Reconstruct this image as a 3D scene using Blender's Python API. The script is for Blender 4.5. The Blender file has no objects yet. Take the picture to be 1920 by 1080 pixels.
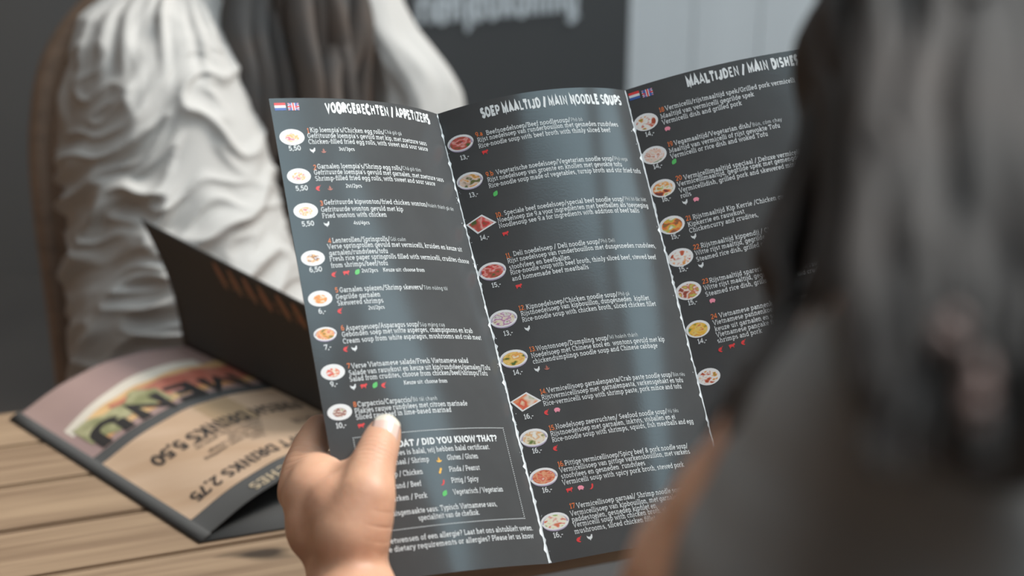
import bpy, bmesh, math, random
import numpy as np
from mathutils import Vector, Matrix, noise
random.seed(7)
scene = bpy.context.scene
col = scene.collection

# ---------------------------------------------------------------- camera
PITCH = math.radians(20.0)
CAM = Vector((0.0, 0.0, 1.20))
cam_d = bpy.data.cameras.new('camera'); cam = bpy.data.objects.new('camera', cam_d); col.objects.link(cam)
cam.location = CAM; cam.rotation_euler = (math.pi/2 - PITCH, 0, 0)
cam_d.lens = 50.0; cam_d.sensor_width = 36.0; cam_d.clip_start = 0.02
cam_d.dof.use_dof = True; cam_d.dof.focus_distance = 0.715; cam_d.dof.aperture_fstop = 5.0
scene.camera = cam
# ---------------------------------------------------------------- sky, exposure
world = bpy.data.worlds.new('overcast_sky'); scene.world = world; world.use_nodes = True
bg = world.node_tree.nodes['Background']; bg.inputs[0].default_value = (0.80, 0.92, 1.0, 1); bg.inputs[1].default_value = 4.0
sun_d = bpy.data.lights.new('sun', 'SUN'); sun_d.energy = 3.8; sun_d.angle = math.radians(16); sun_d.color = (1.0, .95, .88)
sun = bpy.data.objects.new('sun', sun_d); col.objects.link(sun)
sun.rotation_euler = Vector((math.sin(math.radians(112))*math.cos(math.radians(50)), -math.cos(math.radians(112))*math.cos(math.radians(50)), math.sin(math.radians(50)))).to_track_quat('Z', 'Y').to_euler()
scene.view_settings.view_transform = 'Standard'; scene.view_settings.look = 'None'
scene.view_settings.gamma = 1.0; scene.view_settings.use_curve_mapping = False
scene.view_settings.exposure = 0.0

# ---------------------------------------------------------------- helpers
F = 2666.67; SN, CS = math.sin(PITCH), math.cos(PITCH)
def cw(x, y, z):                       # lens-frame metres (right, down, forward) -> world
    return Vector((CAM.x + x, CAM.y - SN*y + CS*z, CAM.z - CS*y - SN*z))
def at(px, py, z):                     # photo pixel at a given forward distance -> world
    return cw((px-960)/F*z, (py-540)/F*z, z)
def tag(o, label=None, cat=None, group=None, kind=None):
    if label: o['label'] = label
    if cat: o['category'] = cat
    if group: o['group'] = group
    if kind: o['kind'] = kind
    return o
def empty(name, loc, label=None, cat=None, group=None):
    o = bpy.data.objects.new(name, None); col.objects.link(o); o.location = loc; o.empty_display_size = .05
    return tag(o, label, cat, group)
bpy.context.view_layer.update()
def link(name, me, parent=None, kind=None):
    o = bpy.data.objects.new(name, me); col.objects.link(o)
    if parent is not None:
        o.parent = parent
        if parent.parent is None: o.matrix_parent_inverse = Matrix.Translation(parent.location).inverted()
    if kind: o['kind'] = kind
    return o
def mesh(name, verts, faces, mats, parent=None, smooth=True, fm=None, kind=None, uv=None):
    me = bpy.data.meshes.new(name)
    me.from_pydata([tuple(v) for v in verts], [], faces)
    for m in (mats if isinstance(mats, (list, tuple)) else [mats]): me.materials.append(m)
    if fm: me.polygons.foreach_set('material_index', fm)
    if smooth: me.polygons.foreach_set('use_smooth', [True]*len(me.polygons))
    if uv is not None:
        l = me.uv_layers.new(name='UVMap')
        idx = [0]*len(me.loops); me.loops.foreach_get('vertex_index', idx)
        flat = []
        for i in idx: flat += [uv[i][0], uv[i][1]]
        l.data.foreach_set('uv', flat)
    me.update()
    return link(name, me, parent, kind)
def box_vf(c, d, rot=None, bev=0):     # centre, full dims
    v = []; 
    for sx in (-.5, .5):
        for sy in (-.5, .5):
            for sz in (-.5, .5):
                p = Vector((sx*d[0], sy*d[1], sz*d[2]))
                if rot is not None: p = rot @ p
                v.append(Vector(c) + p)
    f = [(0,1,3,2),(4,6,7,5),(0,4,5,1),(2,3,7,6),(0,2,6,4),(1,5,7,3)]
    return v, f
def box(name, c, d, mat, parent=None, rot=None, bevel=0, kind=None):
    v, f = box_vf(c, d, rot)
    if bevel:
        bm = bmesh.new(); vs = [bm.verts.new(p) for p in v]
        for q in f: bm.faces.new([vs[i] for i in q])
        bmesh.ops.bevel(bm, geom=bm.edges[:], offset=bevel, segments=2, affect='EDGES')
        me = bpy.data.meshes.new(name); bm.to_mesh(me); bm.free(); me.materials.append(mat)
        return link(name, me, parent, kind)
    return mesh(name, v, f, mat, parent, smooth=False, kind=kind)
def catmull(pts, n):
    pts = [Vector(p) for p in pts]; P = [pts[0]*2-pts[1]] + pts + [pts[-1]*2-pts[-2]]; out = []
    for i in range(1, len(P)-2):
        for k in range(n):
            t = k/n; a, b, c, d = P[i-1], P[i], P[i+1], P[i+2]
            out.append(.5*((2*b)+(c-a)*t+(2*a-5*b+4*c-d)*t*t+(-a+3*b-3*c+d)*t**3))
    out.append(pts[-1]); return out
def tube_vf(path, radii, n=8, flat=1.0, off=0):
    v, f = [], []; N = len(path); ref = Vector((.3, .9, .2)).normalized()
    for i, p in enumerate(path):
        d = (path[min(i+1, N-1)] - path[max(i-1, 0)]).normalized()
        a = d.cross(ref).normalized(); b = d.cross(a)
        for k in range(n):
            t = 2*math.pi*k/n; v.append(p + a*math.cos(t)*radii[i] + b*math.sin(t)*radii[i]*flat)
    for i in range(N-1):
        for k in range(n):
            f.append((off+i*n+k, off+i*n+(k+1) % n, off+(i+1)*n+(k+1) % n, off+(i+1)*n+k))
    f.append(tuple(off+k for k in reversed(range(n)))); f.append(tuple(off+(N-1)*n+k for k in range(n)))
    return v, f
def interp(vals, n):                   # resample a short list to n values
    return [float(x) for x in np.interp(np.linspace(0, len(vals)-1, n), range(len(vals)), vals)]
def tube(name, pts, radii, mat, parent=None, n=10, sub=8, flat=1.0):
    path = catmull(pts, sub); v, f = tube_vf(path, interp(radii, len(path)), n, flat)
    return mesh(name, v, f, mat, parent)
def capsules_vf(chains):               # chains of (point, radius) joints -> overlapping closed volumes
    V, Fc = [], []
    def sphere(p, r):
        o = len(V); nu, nv = 14, 8; V.append(p+Vector((0, 0, r)))
        for j in range(1, nv):
            a = math.pi*j/nv
            for i in range(nu):
                t = 2*math.pi*i/nu; V.append(p+Vector((math.sin(a)*math.cos(t), math.sin(a)*math.sin(t), math.cos(a)))*r)
        V.append(p-Vector((0, 0, r)))
        for i in range(nu): Fc.append((o, o+1+i, o+1+(i+1) % nu))
        for j in range(nv-2):
            for i in range(nu):
                Fc.append((o+1+j*nu+i, o+1+(j+1)*nu+i, o+1+(j+1)*nu+(i+1) % nu, o+1+j*nu+(i+1) % nu))
        e = o+1+(nv-1)*nu
        for i in range(nu): Fc.append((e, e-nu+(i+1) % nu, e-nu+i))
    for ch in chains:
        for k, (p, r) in enumerate(ch):
            sphere(p, r)
            if k:
                q, s = ch[k-1]; d = p-q; L = d.length
                if L < 1e-6: continue
                m = max(1, int(L/(0.35*min(r, s))))
                for t in range(1, m):
                    sphere(q+d*(t/m), s+(r-s)*t/m)
    return V, Fc
def organic(name, chains, mat, parent=None, voxel=.004, smooth=6, factor=.5):
    """one continuous surface grown over joint chains"""
    v, f = capsules_vf(chains)
    me = bpy.data.meshes.new(name); me.from_pydata([tuple(p) for p in v], [], f); me.update()
    tmp = bpy.data.objects.new('tmp', me); col.objects.link(tmp)
    m = tmp.modifiers.new('r', 'REMESH'); m.mode = 'VOXEL'; m.voxel_size = voxel; m.use_smooth_shade = True
    s = tmp.modifiers.new('s', 'SMOOTH'); s.iterations = smooth; s.factor = factor
    dg = bpy.context.evaluated_depsgraph_get()
    out = bpy.data.meshes.new_from_object(tmp.evaluated_get(dg)); out.name = name
    bpy.data.objects.remove(tmp); bpy.data.meshes.remove(me)
    out.materials.clear(); out.materials.append(mat)
    out.polygons.foreach_set('use_smooth', [True]*len(out.polygons))
    return link(name, out, parent)

# ---------------------------------------------------------------- materials
def mat(name, color, rough=.6, spec=.5, coat=0, coat_rough=.1, sss=0, bump=None, vary=None, sheen=0, metallic=0, tint=None):
    """vary = (scale vector, second colour, low, high) ; bump = (scale vector, strength, distance)"""
    m = bpy.data.materials.new(name); m.use_nodes = True; nt = m.node_tree; b = nt.nodes['Principled BSDF']
    b.inputs['Base Color'].default_value = (*color, 1); b.inputs['Roughness'].default_value = rough
    b.inputs['Specular IOR Level'].default_value = spec; b.inputs['Coat Weight'].default_value = coat
    b.inputs['Coat Roughness'].default_value = coat_rough; b.inputs['Metallic'].default_value = metallic
    if tint: b.inputs['Specular Tint'].default_value = (*tint, 1)
    if sheen: b.inputs['Sheen Weight'].default_value = sheen
    if sss:
        b.inputs['Subsurface Weight'].default_value = sss; b.inputs['Subsurface Radius'].default_value = (.9, .35, .2)
        b.inputs['Subsurface Scale'].default_value = .006
    def nz(scale, detail=4):
        tc = nt.nodes.new('ShaderNodeTexCoord'); mp = nt.nodes.new('ShaderNodeMapping'); n = nt.nodes.new('ShaderNodeTexNoise')
        mp.inputs['Scale'].default_value = scale; n.inputs['Scale'].default_value = 1; n.inputs['Detail'].default_value = detail
        nt.links.new(tc.outputs['Object'], mp.inputs['Vector']); nt.links.new(mp.outputs[0], n.inputs['Vector']); return n
    if vary:
        n = nz(vary[0]); r = nt.nodes.new('ShaderNodeValToRGB')
        r.color_ramp.elements[0].position = vary[2]; r.color_ramp.elements[1].position = vary[3]
        r.color_ramp.elements[0].color = (*color, 1); r.color_ramp.elements[1].color = (*vary[1], 1)
        nt.links.new(n.outputs['Fac'], r.inputs[0]); nt.links.new(r.outputs[0], b.inputs['Base Color'])
    if bump:
        n = nz(bump[0]); bp = nt.nodes.new('ShaderNodeBump'); bp.inputs['Strength'].default_value = bump[1]; bp.inputs['Distance'].default_value = bump[2]
        nt.links.new(n.outputs['Fac'], bp.inputs['Height']); nt.links.new(bp.outputs[0], b.inputs['Normal'])
    return m
def food_mat(name, cols, scale=2.6):
    m = bpy.data.materials.new(name); m.use_nodes = True; nt = m.node_tree; b = nt.nodes['Principled BSDF']
    uvn = nt.nodes.new('ShaderNodeUVMap'); oi = nt.nodes.new('ShaderNodeObjectInfo'); ad = nt.nodes.new('ShaderNodeVectorMath')
    vo = nt.nodes.new('ShaderNodeTexNoise'); vo.inputs['Scale'].default_value = scale; vo.inputs['Detail'].default_value = 1.5
    mul = nt.nodes.new('ShaderNodeMath'); mul.operation = 'MULTIPLY'; mul.inputs[1].default_value = 37
    nt.links.new(oi.outputs['Random'], mul.inputs[0]); nt.links.new(uvn.outputs[0], ad.inputs[0]); nt.links.new(mul.outputs[0], ad.inputs[1])
    nt.links.new(ad.outputs[0], vo.inputs['Vector'])
    r = nt.nodes.new('ShaderNodeValToRGB'); r.color_ramp.interpolation = 'LINEAR'
    while len(r.color_ramp.elements) < len(cols): r.color_ramp.elements.new(.5)
    for i, c in enumerate(cols):
        e = r.color_ramp.elements[i]; e.position = .30+.42*i/(len(cols)-1); e.color = (*c, 1)
    nt.links.new(vo.outputs['Fac'], r.inputs[0]); nt.links.new(r.outputs[0], b.inputs['Base Color'])
    b.inputs['Roughness'].default_value = .3; return m
# ---------------------------------------------------------------- room
M_wall_dark = mat('charcoal_plaster', (.20, .195, .19), .8, vary=((1.2, 1.2, 1.2), (.23, .21, .19), .35, .7))
M_white_board = mat('white_painted_board', (.92, .94, .94), .5, vary=((9, 9, .8), (.86, .88, .88), .35, .75), bump=((40, 40, 3), .15, .002))
M_ceiling = mat('grey_ceiling', (.30, .29, .28), .8)
M_wall_warm = mat('warm_timber_wall', (.40, .25, .16), .7, vary=((2, 2, .6), (.34, .21, .13), .35, .7))
M_floor = mat('dark_floor', (.12, .105, .095), .6, vary=((3, 3, 3), (.15, .13, .115), .3, .7))
M_frame = mat('window_frame', (.10, .10, .10), .4)
X0, X1, Y0, Y1, ZC = -2.4, 2.4, -3.2, 3.4, 3.5
def structure(o): o['kind'] = 'structure'; return o
structure(box('floor', ((X0+X1)/2, (Y0+Y1)/2, -.05), (X1-X0+.4, Y1-Y0+.4, .1), M_floor))
# ceiling with a wide roof light over the tables
RX0, RX1, RY0, RY1 = -.1, 2.3, -1.45, 3.2
ce = structure(box('ceiling', ((X0+RX0)/2-.1, (Y0+Y1)/2, ZC+.05), (RX0-X0+.2, Y1-Y0+.4, .1), M_ceiling))
box('ceiling_strip', ((RX0+X1)/2+.1, (RY1+Y1)/2+.1, ZC+.05), (X1-RX0+.2, Y1-RY1+.2, .1), M_ceiling, ce)
box('ceiling_strip', ((RX0+X1)/2+.1, (RY0+Y0)/2-.1, ZC+.05), (X1-RX0+.2, RY0-Y0+.2, .1), M_ceiling, ce)
box('ceiling_strip', ((RX1+X1)/2+.1, (RY0+RY1)/2, ZC+.05), (X1-RX1+.2, RY1-RY0, .1), M_ceiling, ce)
structure(box('wall_left', (X0-.05, (Y0+Y1)/2, ZC/2), (.1, Y1-Y0+.4, ZC), M_wall_warm))
structure(box('wall_back', ((X0+X1)/2, Y1+.05, ZC/2), (X1-X0+.2, .1, ZC), M_wall_dark))
structure(box('wall_front', ((X0+X1)/2, Y0-.05, ZC/2), (X1-X0+.2, .1, ZC), M_wall_dark))
# street side: a wide shop-front opening in the right wall
WY0, WY1, WZ0, WZ1 = -.9, .62, 2.1, 3.38
wr = structure(box('wall_right', (X1+.06, (Y0+Y1)/2, WZ0/2), (.12, Y1-Y0, WZ0), M_wall_dark))
box('wall_pier', (X1+.06, (Y0+WY0)/2, (WZ0+ZC)/2), (.12, WY0-Y0, ZC-WZ0), M_wall_dark, wr)
box('wall_pier', (X1+.06, (WY1+Y1)/2, (WZ0+ZC)/2), (.12, Y1-WY1, ZC-WZ0), M_wall_dark, wr)
box('lintel', (X1+.06, (WY0+WY1)/2, (WZ1+ZC)/2), (.12, WY1-WY0, ZC-WZ1), M_wall_dark, wr)
win = structure(box('window_1', (X1+.06, (WY0+WY1)/2, WZ0+.025), (.13, WY1-WY0, .05), M_frame))
box('window_head', (X1+.06, (WY0+WY1)/2, WZ1-.025), (.10, WY1-WY0, .05), M_frame, win)
for yy in (WY0+.025, WY1-.025): box('mullion', (X1+.06, yy, (WZ0+WZ1)/2), (.08, .05, WZ1-WZ0), M_frame, win)
def portal(name, loc, rot, a, b):
    l = bpy.data.lights.new(name, 'AREA'); l.shape = 'RECTANGLE'; l.size = a; l.size_y = b; l.cycles.is_portal = True
    o = bpy.data.objects.new(name, l); col.objects.link(o); o.location = loc; o.rotation_euler = rot
portal('window_daylight', (X1+.02, (WY0+WY1)/2, (WZ0+WZ1)/2), (math.radians(90), 0, math.radians(90)), WY1-WY0, WZ1-WZ0)
portal('roof_daylight', ((RX0+RX1)/2, (RY0+RY1)/2, ZC+.02), (0, 0, 0), RX1-RX0, RY1-RY0)
# white boarded partition, behind right
wp = structure(box('wall_partition', (.78, 2.94, .95), (1.36, .03, 1.9), M_white_board))
bw = .135
for i in range(10):
    box('plank', (.10+bw/2+i*bw, 2.915, .95), (bw-.0025, .02, 1.9), M_white_board, wp)

# ---------------------------------------------------------------- lettering (stroke slab font)
def Arc(cx, cy, rx, ry, a0, a1, n=9):
    return [(cx+rx*math.cos(math.radians(a0+(a1-a0)*i/(n-1))), cy+ry*math.sin(math.radians(a0+(a1-a0)*i/(n-1)))) for i in range(n)]
def Ell(cx, cy, rx, ry, n=15): return Arc(cx, cy, rx, ry, 0, 360, n)
B_ = 3.6
def sb(x, l=9, r=9): return [(x-l, B_), (x+r, B_)]            # foot serif
def sx(x, l=10, r=0): return [(x-l, 50-B_), (x+r, 50-B_)]      # x-height serif
def sa(x, l=10, r=0, h=73): return [(x-l, h-B_), (x+r, h-B_)]
def sc(x, l=9, r=9): return [(x-l, 70-B_), (x+r, 70-B_)]
def V_(x, y0, y1): return [(x, y0), (x, y1)]
def arch(x0, x1): m = (x0+x1)/2; return [(x0, 34)]+Arc(m, 30, (x1-x0)/2, 16.4, 160, 0, 7)+[(x1, 0)]
G = {
'a': (49, [[(11, 39)]+Arc(24, 34, 13.5, 12.4, 140, 0, 6)+[(37.5, B_), (45, B_)], Ell(23, 15.5, 14, 12)], []),
'b': (55, [V_(14, 0, 73), Ell(30, 25, 17, 21.5)], [sa(14)]),
'c': (48, [Arc(28, 25, 18, 21.5, 48, 312, 13)], [[(40, 34), (40, 47)]]),
'd': (56, [V_(42, 0, 73), Ell(26, 25, 17, 21.5)], [sa(42), sb(42, 0, 9)]),
'e': (50, [[(9, 26), (43, 26)]+Arc(26, 25, 17.5, 21.5, 6, 318, 14)], []),
'f': (34, [Arc(30, 58, 13, 12, 80, 180, 6)+[(17, 0)], [(5, 46.4), (31, 46.4)]], [sb(17)]),
'g': (54, [Ell(26, 25, 17, 21.5), [(42, 50), (42, -6)]+Arc(27, -6, 15, 11, 0, -150, 7)], []),
'h': (58, [V_(14, 0, 73), arch(14, 43)], [sa(14), sb(14), sb(43)]),
'i': (28, [V_(14, 0, 50), V_(14, 60, 69)], [sx(14), sb(14)]),
'j': (27, [[(16, 50), (16, -6)]+Arc(6, -6, 10, 10, 0, -100, 5), V_(16, 60, 69)], [sx(16)]),
'k': (55, [V_(14, 0, 73), [(16, 22), (42, 48)], [(25, 30), (45, 2)]], [sa(14), sb(14), [(34, 46.4), (50, 46.4)], [(38, B_), (53, B_)]]),
'l': (28, [V_(14, 0, 73)], [sa(14), sb(14)]),
'm': (86, [V_(14, 0, 50), arch(14, 42), arch(42, 70)], [sx(14), sb(14, 8, 8), sb(42, 8, 8), sb(70, 8, 8)]),
'n': (58, [V_(14, 0, 50), arch(14, 43)], [sx(14), sb(14), sb(43)]),
'o': (52, [Ell(26, 25, 18, 21.5)], []),
'p': (55, [V_(14, -20, 50), Ell(30, 25, 17, 21.5)], [sx(14), [(5, -17), (23, -17)]]),
'q': (55, [V_(41, -20, 50), Ell(25, 25, 17, 21.5)], [[(32, -17), (50, -17)]]),
'r': (40, [V_(14, 0, 50), [(14, 32)]+Arc(30, 30, 16, 16.4, 150, 60, 5)], [sx(14), sb(14)]),
's': (45, [Arc(22, 36, 13, 10.5, 40, 230, 8)+[(24, 25)]+Arc(23, 14, 14, 10.5, 60, -140, 8)], []),
't': (35, [[(17, 62), (17, 14)]+Arc(27, 14, 10, 10.4, 180, 290, 5), [(5, 46.4), (31, 46.4)]], []),
'u': (57, [[(14, 50), (14, 20)]+Arc(27, 20, 13, 16.4, 180, 340, 7), V_(42, 0, 50)], [sx(14), sx(42), sb(42, 0, 9)]),
'v': (50, [[(7, 48), (25, 0), (43, 48)]], [[(1, 46.4), (16, 46.4)], [(34, 46.4), (49, 46.4)]]),
'w': (75, [[(7, 48), (22, 0), (37, 46), (53, 0), (67, 48)]], [[(1, 46.4), (16, 46.4)], [(59, 46.4), (74, 46.4)]]),
'x': (50, [[(8, 2), (42, 48)], [(8, 48), (42, 2)]], [[(2, B_), (17, B_)], [(33, B_), (48, B_)], [(2, 46.4), (17, 46.4)], [(33, 46.4), (48, 46.4)]]),
'y': (50, [[(7, 48), (25, 2)], [(43, 48), (20, -14), (8, -17)]], [[(1, 46.4), (16, 46.4)], [(34, 46.4), (49, 46.4)]]),
'z': (46, [[(8, 46.4), (38, 46.4), (8, B_), (39, B_)]], [[(39, B_), (39, 13)], [(8, 37), (8, 46)]]),
'A': (66, [[(8, 2), (33, 70), (58, 2)], [(18, 24), (48, 24)]], [[(1, B_), (17, B_)], [(49, B_), (65, B_)]]),
'B': (62, [V_(15, 0, 70), [(15, 66.4), (32, 66.4)]+Arc(33, 52, 16, 14.4, 90, -90, 7)+[(15, 37.6)], [(33, 37.6)]+Arc(35, 20.6, 18, 17, 90, -90, 7)+[(15, B_)]], [sc(15, 9, 0), sb(15, 9, 0)]),
'C': (64, [Arc(35, 35, 25, 32, 45, 315, 15)], [[(53, 50), (53, 66)]]),
'D': (68, [V_(15, 0, 70), [(15, 66.4), (32, 66.4)]+Arc(33, 35, 26, 31.4, 90, -90, 11)+[(15, B_)]], [sc(15, 9, 0), sb(15, 9, 0)]),
'E': (58, [[(52, 66.4), (15, 66.4), (15, B_), (53, B_)], [(15, 36), (44, 36)]], [[(52, 66), (52, 54)], [(53, 4), (53, 17)], sc(15, 9, 0), sb(15, 9, 0)]),
'F': (56, [[(52, 66.4), (15, 66.4), (15, 0)], [(15, 35), (43, 35)]], [[(52, 66), (52, 54)], sc(15, 9, 0), sb(15)]),
'G': (68, [Arc(35, 35, 25, 32, 50, 320, 15)+[(56, 32), (40, 32)]], [[(53, 52), (53, 66)]]),
'H': (72, [V_(16, 0, 70), V_(56, 0, 70), [(16, 36), (56, 36)]], [sc(16), sb(16), sc(56), sb(56)]),
'I': (32, [V_(16, 0, 70)], [sc(16), sb(16)]),
'J': (54, [[(40, 70), (40, 20)]+Arc(24, 20, 16, 17, 0, -170, 8)], [sc(40)]),
'K': (66, [V_(15, 0, 70), [(17, 30), (52, 68)], [(28, 40), (55, 2)]], [sc(15), sb(15), [(44, 66.4), (60, 66.4)], [(47, B_), (64, B_)]]),
'L': (56, [[(15, 70), (15, B_), (51, B_)]], [sc(15), sb(15, 9, 0), [(51, 4), (51, 19)]]),
'M': (84, [[(15, 0), (15, 68), (42, 12), (69, 68), (69, 0)]], [sc(13, 8, 2), sb(15), sc(71, 2, 8), sb(69)]),
'N': (72, [[(15, 0), (15, 67), (56, 3), (56, 70)]], [sc(13, 8, 2), sb(15), sc(56)]),
'O': (70, [Ell(35, 35, 25, 32, 21)], []),
'P': (60, [V_(15, 0, 70), [(15, 66.4), (34, 66.4)]+Arc(35, 48, 18, 18.4, 90, -90, 8)+[(15, 29.6)]], [sc(15, 9, 0), sb(15)]),
'R': (64, [V_(15, 0, 70), [(15, 66.4), (34, 66.4)]+Arc(35, 50, 17, 16.4, 90, -90, 8)+[(15, 33.6)], [(33, 33), (53, 2)]], [sc(15, 9, 0), sb(15), [(46, B_), (62, B_)]]),
'S': (58, [Arc(29, 51, 18, 15.4, 35, 250, 9)+Arc(29, 19, 19, 15.4, 75, -145, 9)], []),
'T': (62, [V_(31, 0, 70), [(6, 66.4), (56, 66.4)]], [sb(31), [(6, 66), (6, 53)], [(56, 66), (56, 53)]]),
'U': (70, [[(15, 70), (15, 24)]+Arc(35, 24, 20, 20.4, 180, 360, 9)+[(55, 70)]], [sc(15), sc(55)]),
'V': (66, [[(8, 68), (33, 0), (58, 68)]], [[(1, 66.4), (17, 66.4)], [(49, 66.4), (65, 66.4)]]),
'W': (92, [[(8, 68), (26, 0), (46, 66), (66, 0), (84, 68)]], [[(1, 66.4), (17, 66.4)], [(75, 66.4), (91, 66.4)]]),
'Y': (64, [[(8, 68), (32, 32), (56, 68)], V_(32, 0, 32)], [sb(32), [(1, 66.4), (17, 66.4)], [(47, 66.4), (63, 66.4)]]),
'Z': (58, [[(9, 66.4), (50, 66.4), (8, B_), (51, B_)]], [[(51, 4), (51, 17)], [(9, 66), (9, 54)]]),
'0': (56, [Ell(28, 35, 19, 32, 19)], []), '1': (38, [[(8, 56), (21, 67), (21, 0)]], [sb(21, 13, 13)]),
'2': (54, [Arc(27, 50, 18, 17, 165, -20, 9)+[(9, B_), (47, B_)]], []),
'3': (54, [Arc(25, 52, 17, 15, 150, -80, 8)+[(20, 37)], Arc(25, 20, 19, 17, 90, -155, 9)], []),
'4': (56, [[(40, 0), (40, 68), (7, 20), (51, 20)]], []),
'5': (54, [[(45, 66.4), (14, 66.4), (12, 38)]+Arc(26, 23, 19, 19.5, 115, -150, 10)], []),
'6': (55, [Arc(34, 40, 24, 28, 80, 180, 6)+[(10, 24)], Ell(28, 23, 18, 19.5)], []),
'7': (52, [[(8, 66.4), (46, 66.4), (20, 0)]], [[(8, 66), (8, 54)]]),
'8': (55, [Ell(27.5, 51, 16, 15), Ell(27.5, 20, 19, 16.5)], []),
'9': (55, [Ell(27, 46, 18, 20), [(45, 46), (43, 24)]+Arc(22, 26, 22, 22, 0, -100, 6)], []),
'.': (22, [V_(11, 0, 8)], []), ',': (22, [[(12, 8), (12, 0), (7, -11)]], []), ':': (24, [V_(12, 0, 8), V_(12, 40, 48)], []),
'/': (40, [[(5, -8), (35, 74)]], []), '-': (34, [[(6, 28), (28, 28)]], []), "'": (18, [V_(9, 55, 73)], []),
'?': (46, [Arc(22, 53, 15, 15, 170, -40, 8)+[(22, 28), (22, 18)], V_(22, 0, 8)], []),
'&': (66, [[(56, 2), (20, 46)]+Arc(30, 54, 12, 13, 210, -20, 8)+[(14, 26)]+Arc(25, 18, 15, 15, 160, 320, 7)+[(54, 36)]], []),
' ': (24, [], []),
}
import unicodedata
def split_char(ch):
    if ch in 'đĐ': return ('d' if ch == 'đ' else 'D'), True
    n = unicodedata.normalize('NFD', ch); return n[0], len(n) > 1
def text_w(s, track=0): return sum(G[split_char(c)[0]][0]+track for c in s)
def strip_quads(pl, hw):
    """mitred ribbon along a polyline -> list of left/right points"""
    n = len(pl); L, R = [], []
    closed = n > 4 and math.hypot(pl[0][0]-pl[-1][0], pl[0][1]-pl[-1][1]) < .01
    for i in range(n):
        x, y = pl[i]
        def nrm(a, b):
            dx, dy = b[0]-a[0], b[1]-a[1]; l = math.hypot(dx, dy) or 1; return -dy/l, dx/l
        if closed: a = nrm(pl[i-1] if i else pl[-2], pl[i]); b = nrm(pl[i], pl[i+1] if i < n-1 else pl[1])
        else: a = nrm(pl[i-1], pl[i]) if i else nrm(pl[0], pl[1]); b = nrm(pl[i], pl[i+1]) if i < n-1 else a
        mx, my = a[0]+b[0], a[1]+b[1]; l = math.hypot(mx, my)
        if l < .3: mx, my, k = a[0], a[1], 1
        else:
            mx, my = mx/l, my/l; k = min(1/max(.35, mx*a[0]+my*a[1]), 2.2)
        L.append((x+mx*hw*k, y+my*hw*k)); R.append((x-mx*hw*k, y-my*hw*k))
    return L, R
def text_vf(s, x0, y0, sx_, sy_, hw, place, serif=True, track=0, rough=0, off0=0, V=None, Fc=None, flip=1, lift=0):
    """append the glyph ribbons of s; place(u, v, lift) -> 3D; y axis of the page runs down"""
    V = [] if V is None else V; Fc = [] if Fc is None else Fc; x = 0; li = 0
    for ch in s:
        b, acc = split_char(ch); adv, st, sf = G[b]
        strokes = list(st)+(list(sf) if serif else [])
        if acc: strokes.append([(adv/2-8, 60), (adv/2+6, 67)])
        for pl_ in strokes:
            h = hw
            if rough:
                h = hw*random.uniform(.55, 1.25); pl_ = [(px+random.uniform(-1, 1)*rough, py+random.uniform(-1, 1)*rough) for px, py in pl_]
            L, R = strip_quads(pl_, h); o = len(V); li += 1; lf = lift + (li % 5)*2.5e-6
            for a, c in zip(L, R):
                V.append(place(x0+(x+a[0])*sx_, y0-a[1]*sy_*flip, lf)); V.append(place(x0+(x+c[0])*sx_, y0-c[1]*sy_*flip, lf))
            for i in range(len(L)-1): Fc.append((o+2*i, o+2*i+1, o+2*i+3, o+2*i+2))
        x += adv+track
    return V, Fc

# ---------------------------------------------------------------- the held menu
PM = [0.25097, -0.27132, -0.03935, -0.09146, 0.74792, 0.10555,
      1.08908, -0.77811, 0.23235, -0.35428, 0.81872, 0.23247, -0.20272, 0.51605, -0.02310,
      0.90303, -0.47264, -0.20315, 0.13689, 0.38762, 0.27207, 0.05198, 0.29374, -0.15436,
      -0.01842, 0.07550, 0.01079, 0.06595, 0.04527, 0.01036]
MH, NS = .24, 72
def menu_curves():
    p = PM; th, ph = p[0], p[1]; W = p[5]
    a = np.array([math.sin(th)*math.cos(ph), math.cos(th)*math.cos(ph), math.sin(ph)])
    e1 = np.array([math.cos(th), -math.sin(th), 0.]); e2 = np.cross(e1, a); e2 = e2 if e2[2] > 0 else -e2
    s = np.linspace(0, 1, NS+1); sm = (s[:-1]+s[1:])/2
    def prof(hd, dy):
        def run(al, be, ga, sg, k):
            psi = al+be*sm+ga*sm**2
            d = np.stack([np.cos(psi), np.sin(psi), np.full_like(psi, k)], 1)*W/NS*sg
            return np.vstack([[0, 0, 0], np.cumsum(d, 0)])
        q1 = run(*hd[1], 1, dy[1]); q2 = run(*hd[2], 1, dy[2])+q1[-1]; q0 = run(*hd[0], -1, dy[0])[::-1]
        return q0, q1, q2
    P0 = np.array(p[2:5]); E = np.stack([e1, e2, a])
    T = prof(np.array(p[6:15]).reshape(3, 3), p[24:27]); Bt = prof(np.array(p[15:24]).reshape(3, 3), p[27:30])
    Rm = np.array([[1, 0, 0], [0, -SN, -CS], [0, CS, -SN]])
    top = [(P0+q@E)@Rm+np.array(CAM) for q in T]; bot = [(P0+MH*a+q@E)@Rm+np.array(CAM) for q in Bt]
    return top, bot, W
TOP, BOT, MW = menu_curves()
def menu_grid(i):
    return [[TOP[i][k]*(1-v)+BOT[i][k]*v for k in range(NS+1)] for v in np.linspace(0, 1, 41)]
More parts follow.
